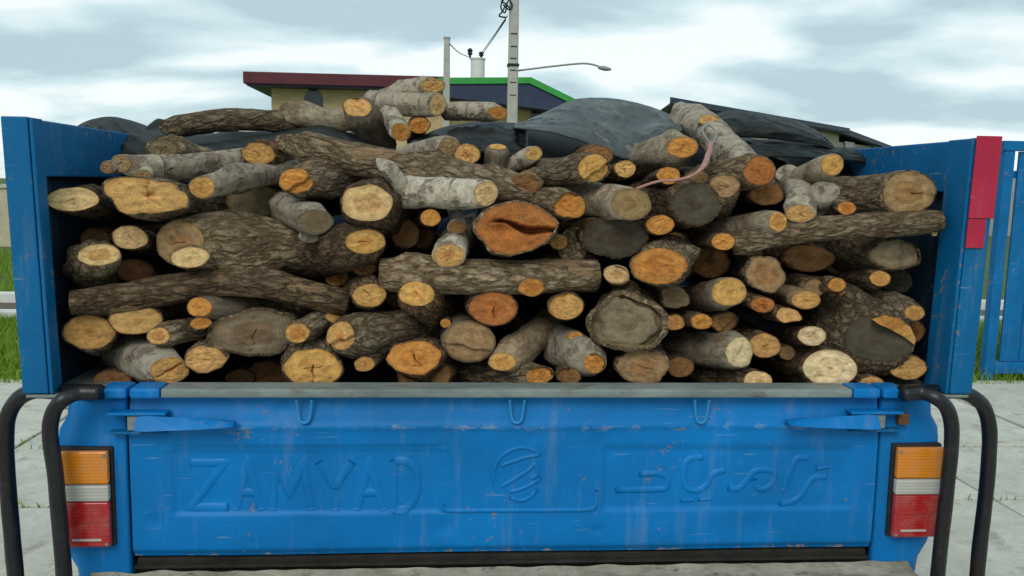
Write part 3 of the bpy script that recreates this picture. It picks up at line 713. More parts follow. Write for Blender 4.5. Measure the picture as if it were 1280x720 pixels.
# top rail, hooks, latches
rail = bm_obj('top_rail', box(-0.80, 0.80, -0.020, 0.055, TGT+0.003, TGT+0.024, 0.006), M['rail'], tgo); rail['label'] = 'scuffed grey steel rail along the tailgate top'
for s in (-1, 1):
    for a, b_ in ((0.802, 0.868), (0.874, 0.932)):
        x0, x1 = sorted((s*a, s*b_))
        o = bm_obj('hinge_block', box(x0, x1, -0.022, 0.05, TGT+0.002, TGT+0.026, 0.007), M['blue'], truck)
for px in (381, 646, 876):
    x, zt_ = plane_px(px, 500); zb = plane_px(px, 527)[1]
    P = [(x-0.017, -0.012, TGT-0.003), (x-0.016, -0.008, zt_-0.01), (x-0.011, -0.010, zb+0.008), (x, -0.011, zb), (x+0.011, -0.010, zb+0.008), (x+0.016, -0.008, zt_-0.01), (x+0.017, -0.012, TGT-0.003)]
    tube('wire_hook', P, 0.0034, M['hook'], tgo, 26, 8)
for s, xo, xi in ((-1, -0.915, -0.636), (1, 0.925, 0.640)):
    z0 = 1.015
    # lever: deep at the pivot, drawn out to a point
    bm = bmesh.new()
    xp = xo*0.93
    ring = [(xp, 0.020), (xp+(xi-xp)*0.1, 0.023), (xp+(xi-xp)*0.5, 0.017), (xp+(xi-xp)*0.85, 0.010), (xi, 0.004)]
    vs_ = []
    for x, hh in ring:
        vs_.append([bm.verts.new(c) for c in ((x, -0.050, z0-hh*0.55), (x, -0.016, z0-hh), (x, -0.012, z0+hh*0.5), (x, -0.030, z0+hh*0.8))])
    for i in range(4):
        for k in range(4):
            bm.faces.new([vs_[i][k], vs_[i][(k+1) % 4], vs_[i+1][(k+1) % 4], vs_[i+1][k]])
    bm.faces.new(vs_[0]); bm.faces.new(vs_[-1][::-1])
    hnd = bm_obj('latch_handle', bm, M['blue'], truck)
    x0, x1 = sorted((xo, xo*0.86))
    bm_obj('latch_bracket', box(x0, x1, -0.030, 0.004, z0+0.018, z0+0.025, 0.003), M['blue'], hnd)
    bm_obj('latch_bracket', box(x0, x1, -0.026, 0.004, z0-0.026, z0-0.020, 0.003), M['blue_worn'], hnd)
    x0, x1 = sorted((xo*0.955, xo*0.925))
    bm_obj('latch_pivot', box(x0, x1, -0.024, 0.004, z0-0.018, z0+0.016, 0.004), M['rail'], hnd)
    if s == 1:
        t_ = bm_obj('rusty_tab', box(0.922, 0.948, -0.014, 0.004, z0-0.012, z0+0.016, 0.004), M['rust'], hnd)
# corner panels beside the tailgate, wrapping forward
def corner(s):
    prof2 = [(TGX+0.006, 0.03), (TGX+0.006, 0.002), (TGX+0.012, -0.002), (0.98, 0.0), (1.02, 0.004), (1.040, 0.016), (1.047, 0.05), (1.050, 0.4), (1.052, 1.2), (1.052, 2.35)]
    zs = [0.62, 0.66, 0.70, 0.735, 0.76, 0.85, 0.93, 0.962, 0.972, 0.99, 1.02, 1.045, 1.066]
    V, Fc = [], []
    for z in zs:
        tuck = 0.035*smooth(0.73, 0.64, z) if z < 0.73 else 0.0
        notch = 0.022*smooth(0.985, 1.03, z)
        for (x, y) in prof2:
            w = smooth(0.95, 1.045, x)
            V.append((s*(x-(tuck+notch)*w), y+0.006*smooth(0.965, 0.98, z)*(1 if y < 0.1 else 0), z))
    n_ = len(prof2)
    for i in range(len(zs)-1):
        for j in range(n_-1):
            q = (i*n_+j, i*n_+j+1, (i+1)*n_+j+1, (i+1)*n_+j)
            Fc.append(q if s > 0 else q[::-1])
    o = mk('corner_panel', V, Fc, M['blue'], truck, smooth=True)
    md = o.modifiers.new('thickness', 'SOLIDIFY'); md.thickness = 0.004
    return o
for s in (-1, 1): corner(s)
# tail lamps
def taillight(s):
    x0, x1 = (0.917, 1.034)
    zt_, zb = 0.951, 0.728
    def bx_(a, b_, y0, y1, z0, z1, bev): 
        xa, xb = sorted((s*a, s*b_)); return box(xa, xb, y0, y1, z0, z1, bev)
    t_ = bm_obj('tail_light', bx_(x0-0.005, x1+0.003, -0.010, 0.01, zb-0.005, zt_+0.005, 0.005), M['gasket'], truck)
    t_['label'] = 'tail light with amber, white and red lenses'
    za = zt_-0.076; zc = za-0.040
    for nm, mt, a, b_ in (('turn_lens', M['amber'], za, zt_), ('reverse_lens', M['clear'], zc, za-0.001), ('brake_lens', M['redlens'], zb, zc-0.001)):
        o = bm_obj(nm, bx_(x0, x1, -0.030, -0.013, a, b_, 0.006), mt, t_, False)
    for zz in (zt_-0.010, zb+0.008):
        bm_obj('screw', bx_(x0+0.004, x0+0.011, -0.0325, -0.0302, zz-0.0035, zz+0.0035, 0.001), M['rail'], t_)
    bm_obj('lens_rib', bx_(x0+0.003, x1-0.003, -0.0330, -0.0302, zc-0.046, zc-0.042, 0.0008), M['redlens'], t_)
    bm_obj('reflector_strip', bx_(x0+0.018, x0+0.082, -0.0325, -0.0302, zb+0.016, zb+0.021, 0.0005), M['clear'], t_)
for s in (-1, 1): taillight(s)
# sill under the tailgate, bumper
bm_obj('rear_sill', box(-0.875, 0.875, 0.012, 0.06, 0.655, 0.684, 0.006), M['dark'], truck)
sill = bm_obj('sill_flange', box(-0.875, 0.875, -0.004, 0.012, 0.664, 0.671, 0.002), M['dark'], truck)
bu = sheet('bumper', lambda u, v: Vector((-0.97+1.94*u, -0.16+0.150*v, 0.648+0.006*noise.noise(Vector((u*30, v*6, 2)))+0.012*smooth(0.85, 1, v))), 120, 10, M['dust'], truck)
bu['label'] = 'dusty steel bumper top'
bm_obj('bumper_face', box(-0.97, 0.97, -0.165, -0.158, 0.50, 0.650, 0.002), M['dust'], bu)
# bed, headboard, axle
bm_obj('bed_floor', box(-1.0, 1.0, 0.06, 2.35, 0.60, 0.66), M['dark'], truck)
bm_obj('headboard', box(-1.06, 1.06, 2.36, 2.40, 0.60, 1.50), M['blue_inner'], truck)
for s in (-1, 1):
    xa, xb = sorted((s*1.020, s*1.030)); bm_obj('bed_liner', box(xa, xb, 0.07, 2.358, 0.662, 1.064), M['dark'], truck)  # dark plates added over the blue inner faces of the bed
bm_obj('chassis', box(-0.45, 0.45, 0.1, 2.3, 0.40, 0.59), M['dark'], truck)
for s in (-1, 1):
    c = (s*0.90, 0.95)
    V, Fc = [], []
    pr = [(-0.09, 0.20), (-0.10, 0.30), (-0.08, 0.335), (0, 0.34), (0.08, 0.335), (0.10, 0.30), (0.09, 0.20)]
    for (dx_, r_) in pr:
        for k in range(28):
            a = 2*math.pi*k/28; V.append((c[0]+dx_, c[1]+r_*math.cos(a), 0.335+r_*math.sin(a)))
    for i in range(6):
        for k in range(28): Fc.append((i*28+k, i*28+(k+1) % 28, (i+1)*28+(k+1) % 28, (i+1)*28+k))
    Fc += [tuple(range(27, -1, -1)), tuple(6*28+k for k in range(28))]
    mk('wheel', V, Fc, M['gasket'], truck, smooth=True)
# high sides: channel post at the rear, deep top band, recessed lower sheet
def side(s):
    wd = 0.05 if s < 0 else 0.10
    def sx(x, z): return s*(x + 0.030*(z-1.10))            # flares outwards with height
    def sbox(name, xa, xb, y0, y1, z0, z1, mat, par, bev=0.004, z1b=None):
        z1b = z1 if z1b is None else z1b
        P = [(sx(xa,z0),y0,z0),(sx(xb,z0),y0,z0),(sx(xb,z0),y1,z0),(sx(xa,z0),y1,z0),(sx(xa,z1),y0,z1),(sx(xb,z1),y0,z1),(sx(xb,z1b),y1,z1b),(sx(xa,z1b),y1,z1b)]
        bm = bmesh.new(); box8(bm, P, bev, 2); return bm_obj(name, bm, mat, par)
    top = 1.688
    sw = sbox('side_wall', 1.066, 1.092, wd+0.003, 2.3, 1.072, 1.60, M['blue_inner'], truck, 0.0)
    sw['label'] = 'high blue steel side of the truck bed'
    sbox('side_post', 1.052, 1.108, 0.0, 0.030, 1.076, top, M['blue_worn'], sw)
    sbox('side_post_web', 1.042, 1.050, 0.002, wd, 1.076, top-0.002, M['blue_worn'], sw, 0.002)
    sbox('top_band', 1.043, 1.100, wd+0.002, 2.3, 1.560, top-0.004, M['blue_worn'], sw)
    sbox('side_post', 1.022, 1.064, 1.1, 1.18, 1.076, 1.552, M['blue_worn'], sw)
    sbox('side_post', 1.022, 1.064, 2.2, 2.28, 1.076, 1.552, M['blue_worn'], sw)
    if s > 0:
        r_ = sbox('red_strip', 1.050, 1.111, -0.005, -0.001, 1.50, top+0.004, M['red'], sw, 0.001); r_['label'] = 'faded red painted strip on the right post'
        r2 = sbox('red_strip', 1.050, 1.094, -0.005, -0.001, 1.43, 1.498, M['red'], sw, 0.001)
for s in (-1, 1): side(s)
# pale ledge where the sides stand on the bed
for s in (-1, 1):
    xa, xb = sorted((s*0.945, s*1.10))
    bm_obj('bed_ledge', box(xa, xb, 0.0, 2.3, 1.0665, 1.0735, 0.002), M['rail'], truck)
# black guard pipes at both corners
for s in (-1, 1):
    def S(x, y, z): return (s*x, y, z)
    if s < 0: A_ = [(125, 491), (100, 491), (80, 499), (67, 515), (63, 545), (70, 600), (77, 680), (82, 740)]; B_ = [(70, 490), (45, 489), (25, 497), (12, 515), (7, 545), (10, 610), (17, 690), (22, 745)]
    else: A_ = [(1128, 493), (1150, 491), (1170, 498), (1184, 512), (1190, 540), (1185, 600), (1176, 680), (1170, 740)]; B_ = [(1180, 490), (1200, 490), (1219, 498), (1231, 512), (1237, 545), (1233, 610), (1225, 680), (1219, 745)]
    g_ = tube('guard_pipe', [U(x, y, -0.075 if i > 1 else -0.05) for i, (x, y) in enumerate(A_)], 0.0168, M['black'], truck, 44, 16, 0.06)
    tube('guard_pipe', [U(x, y, 0.06) for x, y in B_], 0.0182, M['black'], truck, 44, 16, 0.06)
    a, b_ = U(A_[0][0], 490, -0.03), U(B_[0][0], 489, 0.06)
    tube('guard_bracket', [a, b_], 0.018, M['black'], truck, 6, 10, 0.05)

#LOGS#
# ================================================================== TARPAULIN
tarp = empty('tarpaulin', (0, 1.2, 1.4)); tag(tarp, 'dark grey rubbery tarpaulin draped over the back of the log pile', 'tarpaulin')
ridge = [(60,178),(95,158),(138,146),(175,153),(245,168),(320,168),(390,160),(440,166),(498,190),(530,172),(575,155),(640,152),(700,160),(780,168),(860,165),(905,168),(960,174),(1040,182),(1110,186),(1180,191)]
def tarp_fn(u, v):
    px = 60 + (1185-60)*u
    ry_ = curve1(ridge, px)
    top = U(px, ry_, 0.80)
    if v < 0.45:
        f = v/0.45
        p = U(px, ry_+62, 0.50).lerp(top, f)
        p.z += 0.02*math.sin(f*math.pi)
    else:
        f = (v-0.45)/0.55
        p = Vector((top.x*(1+0.10*f), 0.80+1.5*f, top.z - 0.30*f*f - 0.02*f))
    k = 1.0 if v < 0.45 else 1.0
    q = Vector((p.x*5.0, p.y*4.0, v*2))
    cr_ = max(0.0, 1-abs(noise.noise(Vector((p.x*4+p.y*3, p.x*1.5-p.y*2, 1.3))))*2)**4
    p.z += 0.010*noise.noise(q) + 0.012*cr_
    p.y -= 0.012*cr_
    p.x = max(-1.045, min(1.045, p.x))
    return p
sheet('tarp_sheet', tarp_fn, 150, 50, M['tarp'], tarp, True, 0.003)
ftop = [(642,157),(680,141),(712,126),(738,122),(775,124),(815,134),(842,146),(852,157)]
fbot = [(642,159),(690,165),(722,175),(752,186),(784,199),(806,184),(832,168),(853,162)]
def poly1(pts, x):
    for (x0, y0), (x1, y1) in zip(pts, pts[1:]):
        if x <= x1: return y0+(y1-y0)*(x-x0)/(x1-x0)
    return pts[-1][1]
def drape(name, top, bot, Yt, Yb, mat, bulge=0.04, seed=0.0, nu=60, nv=22, wr=1.0, dent=None):
    x0, x1 = top[0][0], top[-1][0]
    T_ = catmull([(x, y, 0) for x, y in top], nu); B_ = catmull([(x, y, 0) for x, y in bot], nu)
    def fn(u, v):
        i = min(nu, int(round(u*nu))); a, b_ = B_[i], T_[i]
        Yq = Yb + (Yt-Yb)*v - bulge*math.sin(math.pi*u)**0.5*math.sin(math.pi*min(1, v*1.05))
        p = U(a.x+(b_.x-a.x)*v, a.y+(b_.y-a.y)*(v**0.8), Yq)
        q = Vector((u*6, v*2.2, seed))
        c1_ = 1-abs(noise.noise(Vector((u*7+v*2.5, u*1.2-v*1.5, seed))))*2      # long sharp creases
        c2_ = 1-abs(noise.noise(Vector((u*3-v*4.0, u*9+v*1.5, seed+4))))*2
        cre = max(0.0, c1_)**4 + 0.6*max(0.0, c2_)**4
        edge = min(1.0, 6*v*(1-v)+0.15)
        p.y -= wr*edge*0.016*cre; p.z += wr*edge*(0.005*cre + 0.004*noise.noise(q*1.2+Vector((5, 1, 2))))
        if dent: p.y += 0.05*math.exp(-((u-dent[0])/0.12)**2-((v-dent[1])/0.2)**2)
        return p
    return sheet(name, fn, nu, nv, mat, tarp, True, 0.004)
fl = drape('folded_flap', ftop, fbot, 0.70, 0.40, M['tarp_sheen'], 0.03, 3.3, 70, 30, 0.8, (0.62, 0.6)); fl['label'] = 'large flap of the tarpaulin with painted sheen, curled over at the top'
drape('fold', [(882,150),(905,139),(930,138),(962,143),(1000,153),(1028,168),(1042,184)], [(882,172),(905,172),(930,172),(962,174),(1000,178),(1028,182),(1044,188)], 0.74, 0.60, M['tarp'], 0.045, 8.1, wr=0.5)
drape('fold', [(900,178),(935,175),(985,176),(1040,183),(1095,185),(1150,187)], [(900,196),(935,196),(985,196),(1040,198),(1090,204),(1125,210)], 0.66, 0.52, M['tarp'], 0.02, 1.4, wr=0.5)
drape('fold', [(92,160),(112,150),(140,146),(172,153),(205,166),(250,182),(300,190)], [(96,196),(115,204),(140,208),(172,208),(205,206),(250,204),(300,203)], 0.72, 0.50, M['tarp'], 0.05, 5.2, wr=0.8)
drape('fold', [(215,182),(270,176),(330,168),(395,157),(430,164),(470,178),(508,192)], [(215,204),(270,202),(330,196),(395,192),(430,198),(470,204),(508,206)], 0.64, 0.46, M['tarp'], 0.04, 9.7, wr=0.6)
drape('fold', [(488,195),(515,178),(545,162),(580,154),(620,152),(660,156)], [(492,210),(515,204),(545,196),(580,190),(620,192),(660,196)], 0.68, 0.44, M['tarp'], 0.05, 2.6, wr=0.75)

# ================================================================== LOGS
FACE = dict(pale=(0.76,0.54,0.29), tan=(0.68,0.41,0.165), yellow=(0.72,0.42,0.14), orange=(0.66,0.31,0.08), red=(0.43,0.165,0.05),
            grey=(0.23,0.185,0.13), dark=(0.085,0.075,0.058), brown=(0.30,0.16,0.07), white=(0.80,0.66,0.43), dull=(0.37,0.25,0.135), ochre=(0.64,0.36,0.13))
BARK = dict(br=('bark_rough', (0.155,0.108,0.070)), gr=('bark_rough', (0.23,0.185,0.13)), lt=('bark_rough', (0.30,0.235,0.16)), rd=('bark_rough', (0.18,0.11,0.065)),
            sm=('bark_smooth', (0.26,0.225,0.17)), sd=('bark_smooth', (0.16,0.132,0.10)), st=('bark_smooth', (0.31,0.235,0.155)), wh=('bark_white', (0.42,0.37,0.295)), wg=('bark_white', (0.31,0.265,0.205)))
LOGN = [0]
def build_log(name, P0, P_pts, rx, ry, face, bark, rb=None, irr=0.07, alpha=0.8, parent=None, crack=None, w=0.55, rim=0.93, taper=0.93, facefn=None, rough=1.0, ntilt=0.0):
    """P_pts: world points of the core from the sawn end backwards; rx, ry: half width and half height of the sawn end in metres"""
    LOGN[0] += 1; seed = LOGN[0]*3.71
    total = sum((Vector(b_)-Vector(a)).length for a, b_ in zip(P_pts, P_pts[1:]))
    nr = max(8, min(34, int(total/0.035)))
    seg = 30 if max(rx, ry) > 0.03 else 20
    core = catmull(P_pts, nr)
    axis = (core[1]-core[0]).normalized()
    view = (CAM-P_pts[0]).normalized()
    nrm = (-axis*(1-w) + view*w + Vector((0, 0, ntilt))).normalized()
    if nrm.dot(-axis) < 0.4:
        nrm = (nrm - axis*(0.45-nrm.dot(-axis))).normalized()
    frames = []; prev = None
    for i, p in enumerate(core):
        t = (core[min(i+1, nr)]-core[max(i-1, 0)]).normalized()
        h = t.cross(Vector((0, 0, 1)))
        if h.length < 0.25: h = t.cross(Vector((1, 0, 0))) if prev is None else prev
        h = (h - t*h.dot(t)).normalized()
        if prev is not None and h.dot(prev) < 0: h = -h
        prev = h; frames.append((t, h, h.cross(t)))
    t0, h0, u0 = frames[0]
    hp = h0 - t0*(h0.dot(nrm)/t0.dot(nrm))
    up = u0 - t0*(u0.dot(nrm)/t0.dot(nrm))
    a = rx/max(0.5, abs(hp.dot(RGT))); b_ = ry/max(0.55, abs(up.dot(UPV)))
    a = max(0.72*min(rx, ry), min(a, 1.7*max(rx, ry))); b_ = max(0.6*min(rx, ry), min(b_, 1.5*max(rx, ry)))
    rbm = rb or (a*b_)**0.5
    def mult(th):
        c_, s_ = math.cos(th), math.sin(th)
        return 1 + irr*1.3*noise.noise(Vector((c_*1.1, s_*1.1, seed))) + irr*0.7*noise.noise(Vector((c_*2.9, s_*2.9, seed+5)))
    rs = random.Random(int(seed*100))
    knots = [(rs.uniform(0, 6.283), rs.uniform(0.1, 0.95)*total, rs.uniform(0.10, 0.45), rs.uniform(0.2, 0.45)) for _ in range(int(total/0.09)+1)]
    verts, faces = [], []
    acc = 0.0
    for i in range(nr+1):
        if i: acc += (core[i]-core[i-1]).length
        t, h, u = frames[i]
        blend = smooth(0, 0.12 if rb else 0.5, acc/max(total, 1e-4))
        tp_ = 1-(1-taper)*acc/max(total, 1e-4)
        for k in range(seg):
            th = 2*math.pi*k/seg; c_, s_ = math.cos(th), math.sin(th)
            ra = (a*(1-blend)+rbm*blend)*c_; rbb = (b_*(1-blend)+rbm*blend)*s_
            mlt = mult(th)
            q = core[i]
            nz = 0.0
            if i:
                pp = Vector((c_*1.3, s_*1.3, acc*9+seed)); nz = 0.11*noise.noise(pp) + rough*(0.075*noise.noise(pp*2.6) + 0.065*noise.noise(Vector((c_*6, s_*6, acc*16+seed))))
            if i > 1:
                for (ka, kz, kh, kw) in knots:
                    da = abs((th-ka+math.pi) % (2*math.pi)-math.pi)
                    dz_ = (acc-kz)/max(0.02, rbm*0.9)
                    if da < 1.2 and abs(dz_) < 2: nz += kh*rough*math.exp(-(da/kw)**2-dz_*dz_)
            mm_ = mlt*(1+nz)*tp_
            off = h*ra*mm_ + u*rbb*mm_
            sh = -(h0*ra*mm_+u0*rbb*mm_).dot(nrm)/t0.dot(nrm)
            reach = 3.0*max(a, b_)
            off += t*sh*max(0.0, 1-acc/reach)
            verts.append(q+off)
    for i in range(nr):
        for k in range(seg):
            x = i*seg+k; y = i*seg+(k+1) % seg
            faces.append((x, x+seg, y+seg, y))
    # bark edge at the sawn end, closed far end
    ring0 = [verts[k].copy() for k in range(seg)]
    base = len(verts)
    for k in range(seg):
        th = 2*math.pi*k/seg
        rimk = rim - 0.03*noise.noise(Vector((math.cos(th)*2, math.sin(th)*2, seed+9)))
        verts.append(P_pts[0] + (ring0[k]-P_pts[0])*rimk)
    for k in range(seg):
        faces.append((k, (k+1) % seg, base+(k+1) % seg, base+k))
    # shallow closing disc under the cut face
    if not face:
        verts.append(P_pts[0] + t0*0.004); ci = len(verts)-1
        for k in range(seg): faces.append((base+k, base+(k+1) % seg, ci))
    verts.append(core[-1] + frames[-1][0]*0.2*rbm); ei = len(verts)-1
    for k in range(seg): faces.append((nr*seg+(k+1) % seg, nr*seg+k, ei))
    zax = (core[-1]-core[0]).normalized(); xax = zax.cross(Vector((0, 0, 1)))
    if xax.length < 0.1: xax = zax.cross(Vector((1, 0, 0)))
    xax.normalize(); yax = zax.cross(xax)
    mt = Matrix((xax, yax, zax)).transposed().to_4x4(); mt.translation = P_pts[0]
    bk, bc = BARK[bark]
    jit = random.uniform(0.8, 1.25)
    o = mk(name, verts, faces, M[bk], parent, matrix=mt, smooth=True)
    o.color = (bc[0]*jit, bc[1]*jit, bc[2]*jit, 1)
    if face:
        nT, nR = (72, 26) if facefn else (seg, 6)
        fv, ff, uv = [], [], []
        inner = [verts[base+k] for k in range(seg)]
        def rimpt(k):
            x = k/nT*seg; i0 = int(x) % seg; f = x-int(x)
            return inner[i0].lerp(inner[(i0+1) % seg], f)
        cpt = P_pts[0]
        for j in range(1, nR+1):
            rho = j/nR
            for k in range(nT):
                th = 2*math.pi*k/nT
                d = 0.0015 + (0.0022*noise.noise(Vector((rho*math.cos(th)*4, rho*math.sin(th)*4, seed))))*min(1.0, (1-rho)*5)
                if facefn: d -= facefn(rho*math.cos(th), rho*math.sin(th))
                fv.append(cpt.lerp(rimpt(k), rho*1.006) + nrm*d); uv.append((0.5+0.5*rho*math.cos(th), 0.5+0.5*rho*math.sin(th)))
        fv.append(cpt + nrm*(0.0015-(facefn(0, 0) if facefn else 0))); uv.append((0.5, 0.5)); cc = len(fv)-1
        for j in range(nR-1):
            for k in range(nT):
                ff.append((j*nT+k, j*nT+(k+1) % nT, (j+1)*nT+(k+1) % nT, (j+1)*nT+k)[::-1])
        for k in range(nT): ff.append((cc, k, (k+1) % nT))
        fo = mk('cut_face', fv, ff, M['wood'], o, matrix=mt, smooth=True, uvs=uv)
        fc = FACE[face] if isinstance(face, str) else face
        j2 = random.uniform(0.88, 1.12)
        fo.color = (min(0.9, fc[0]*j2*1.06), fc[1]*j2*random.uniform(0.96, 1.04), fc[2]*j2*0.86, alpha)
    return o
def split_crack(x, y):                  # deep gaping split across the face
    yy = y - 0.10 + 0.28*x + 0.10*math.sin(x*5)
    wdt = 0.07 + 0.34*max(0, x+0.25)*max(0.0, 1.0-x)
    g = max(0.0, 1-abs(yy)/wdt)**0.7 * smooth(-0.75, -0.3, x)
    hole = math.exp(-(((x+0.35)/0.32)**2+((y+0.05)/0.28)**2))
    return 0.060*g + 0.020*hole
def heart_hole(cx, cy, r, d=0.012):
    return lambda x, y: d*math.exp(-(((x-cx)/r)**2+((y-cy)/r)**2)) 
def slit(ang, r0, r1, wd=0.035, d=0.012):
    ca, sa = math.cos(ang), math.sin(ang)
    def f(x, y):
        t = x*ca+y*sa; q = -x*sa+y*ca + 0.03*math.sin(t*9)
        return d*max(0.0, 1-abs(q)/wd)*smooth(r0-0.05, r0, t)*(1-smooth(r1, r1+0.08, t))
    return f
def both(*fs): return lambda x, y: sum(f(x, y) for f in fs)

GROUP = 'firewood logs stacked in the truck bed'
LOGS = []
def log(px, py, rx, ry, Y, face, bark, label, tail=None, rb=None, L=None, mid=None, **kw):
    P0 = U(px, py, Y); s = PXM(P0)
    if tail is None:
        LL = L or random.uniform(0.55, 0.8)
        pts = [P0, P0 + Vector((random.uniform(-0.04, 0.04)*LL, LL*0.5, random.uniform(-0.03, 0.02))), P0 + Vector((random.uniform(-0.10, 0.10)*LL, LL, random.uniform(-0.05, 0.02)))]
    else:
        pts = [P0] + [U(*q) for q in (mid or [])] + [U(*tail)]
        if len(pts) == 2:
            mdl = (pts[0]+pts[1])*0.5 + Vector((random.uniform(-1, 1), random.uniform(-1, 1), random.uniform(-1, 1)))*0.006
            pts.insert(1, mdl)
    lim = 1.062 - min(0.05, (rb or min(rx, ry))*s*1.1)             # stay inside the bed sides
    for p_ in pts: p_.x = max(-lim, min(lim, p_.x))
    P0 = pts[0]
    if face and 'facefn' not in kw and max(rx, ry) >= 14 and face not in ('dark',):
        q = random.random(); a0 = random.uniform(0, 6.28)
        if q < 0.28: kw['facefn'] = slit(a0, -random.uniform(0, 0.3), random.uniform(0.4, 0.95), 0.022, 0.007)
        elif q < 0.42: kw['facefn'] = both(slit(a0, 0.0, random.uniform(0.4, 0.7), 0.02, 0.006), slit(a0+random.uniform(1.8, 2.6), 0.0, random.uniform(0.3, 0.9), 0.02, 0.006))
        elif q < 0.65: kw['facefn'] = (lambda x, y, c_=math.cos(a0), s_=math.sin(a0): 0.010*smooth(0.25, 0.29, x*c_+y*s_+0.05*math.sin(6*(x*s_-y*c_))))   # second saw pass left a step
    o = build_log('log', P0, pts, rx*s*1.02, ry*s*1.02, face, bark, rb=(rb*s*1.12 if rb else None), **kw)
    tag(o, label, 'log', GROUP); LOGS.append((o, px, py))
    return o
def stub(parent, px, py, rx, ry, Y, face, bark, tail, name='branch_stub', **kw):
    P0 = U(px, py, Y); s = PXM(P0); T = U(*tail)
    return build_log(name, P0, [P0, (P0+T)*0.5, T], rx*s, ry*s, face, bark, parent=parent, **kw)

# ---- left part, upper rows
log(76, 249, 30, 16, 0.10, 'pale', 'br', 'pale sawn log end nearest the left post, upper left', ntilt=0.35, tail=(150,270,0.6), rb=20)
log(183, 245, 48, 27, 0.07, 'tan', 'gr', 'large lumpy tan log end with dark heart at upper left', tail=(300,268,0.6), rb=28, irr=0.22, facefn=both(heart_hole(0.1,0.05,0.16,0.014), slit(1.5,0.0,0.9,0.03,0.01), slit(-0.9,0.1,0.9,0.03,0.008)))
o = log(152, 204, 14, 11, 0.16, 'dull', 'wg', 'smooth pale grey log lying sideways above the lumpy tan end', tail=(312,199,0.34), mid=[(190,210,0.2),(250,207,0.26)], rb=16)
stub(o, 134, 209, 9, 8, 0.15, 'dull', 'wg', (165,209,0.2))
stub(o, 178, 219, 12, 7, 0.15, 'dull', 'wg', (195,212,0.2))
log(203, 187, 20, 14, 0.26, 'grey', 'lt', 'short log with grey end and pale bark rim by the left tarpaulin', tail=(262,205,0.55), rb=18, rim=0.82)
log(323, 192, 21, 14, 0.26, 'ochre', 'rd', 'ochre log end right of the smooth pale grey sideways log', tail=(400,212,0.6), rb=18)
log(253, 234, 17, 14, 0.12, 'ochre', 'wg', 'ochre ended log with pale flaking bark right of the lumpy tan end', tail=(372,212,0.36), rb=15)
log(318, 252, 33, 21, 0.30, 'grey', 'br', 'dim grey log end behind the short log with lichen bark', L=0.7)
log(370, 226, 22, 16, 0.13, 'orange', 'gr', 'orange ended log with grey bark below the long forked log, left', tail=(500,222,0.5), rb=23)
o = log(395, 277, 20, 15, 0.09, 'grey', 'wg', 'small grey ended log with lichen bark left of large pale end', tail=(352,258,0.30), rb=19, irr=0.13)
stub(o, 386, 297, 12, 6, 0.12, None, 'wg', (380,280,0.2))
log(459, 254, 33, 24, 0.07, 'pale', 'br', 'large pale yellow log end with brown heart stain, left of centre', tail=(505,290,0.6), rb=33, irr=0.09, facefn=heart_hole(0.3,-0.25,0.18,0.008))
o = log(226, 303, 33, 28, 0.12, 'dull', 'lt', 'thick sideways log with dull brown end and pale notch, left', tail=(400,308,0.30), rb=31, irr=0.08)
stub(o, 238, 322, 24, 14, 0.085, 'pale', 'lt', (262,312,0.2), ntilt=0.2)
log(456, 302, 24, 16, 0.08, 'yellow', 'br', 'yellow ended thick log below the large pale yellow end', tail=(368,322,0.34), rb=28)
log(163, 297, 20, 15, 0.13, 'pale', 'br', 'pale round log end left of the thick sideways log', tail=(215,310,0.7))
log(86, 300, 17, 15, 0.24, 'brown', 'br', 'dim brown log end below the leftmost pale log end')
log(136, 303, 14, 12, 0.30, 'orange', 'rd', 'dim orange log end left of the pale round end', L=0.5)
log(124, 319, 21, 14, 0.10, 'pale', 'gr', 'pale ended log slanting down left above the long curved log', tail=(88,350,0.22), rb=23, ntilt=0.25)
log(74, 378, 14, 15, 0.085, 'dark', 'br', 'long dark curved log lying sideways at left', mid=[(170,371,0.12),(262,353,0.14),(335,356,0.14)], tail=(434,380,0.15), rb=17, w=0.0)
# ---- left part, lower rows
log(112, 415, 29, 22, 0.09, 'ochre', 'gr', 'ochre log end with dark centre, lowest left beside the post', tail=(90,408,0.4), rb=25, facefn=heart_hole(0.05,-0.1,0.2,0.008))
log(170, 400, 32, 18, 0.10, 'tan', 'br', 'wide tan log end below the long curved log, left', tail=(262,376,0.6), rb=20)
o = log(198, 420, 15, 11, 0.08, 'tan', 'gr', 'thin forked log with tan end below the wide tan end', tail=(270,408,0.22), rb=15)
stub(o, 251, 404, 12, 8, 0.10, 'orange', 'gr', (240,414,0.2))
log(250, 384, 17, 12, 0.10, 'orange', 'sd', 'small orange ended log with smooth dark bark under the curved log', tail=(352,388,0.3), rb=14)
log(318, 417, 53, 29, 0.13, 'grey', 'gr', 'wide weathered grey log end in the lower left', irr=0.15, L=0.8, rim=0.9, alpha=0.3)
log(212, 463, 20, 17, 0.075, 'ochre', 'wh', 'mottled lichen barked log tipped towards the rail, lower left', tail=(135,437,0.3), rb=24, facefn=slit(0.6,-0.8,0.8,0.1,0.01))
log(256, 449, 25, 18, 0.09, 'tan', 'gr', 'pale tan log end right of the mottled lichen barked log', irr=0.12)
log(140, 474, 22, 11, 0.14, 'brown', 'rd', 'dim brown log end low behind the rail, far left')
log(332, 467, 24, 15, 0.26, 'brown', 'br', 'dim brown log end below the wide weathered grey end', L=0.6)
o = log(372, 416, 16, 13, 0.08, 'ochre', 'gr', 'thin log rising right with two ochre ends, lower left', tail=(432,388,0.24), rb=13)
stub(o, 420, 394, 12, 10, 0.14, 'ochre', 'gr', (405,404,0.22))
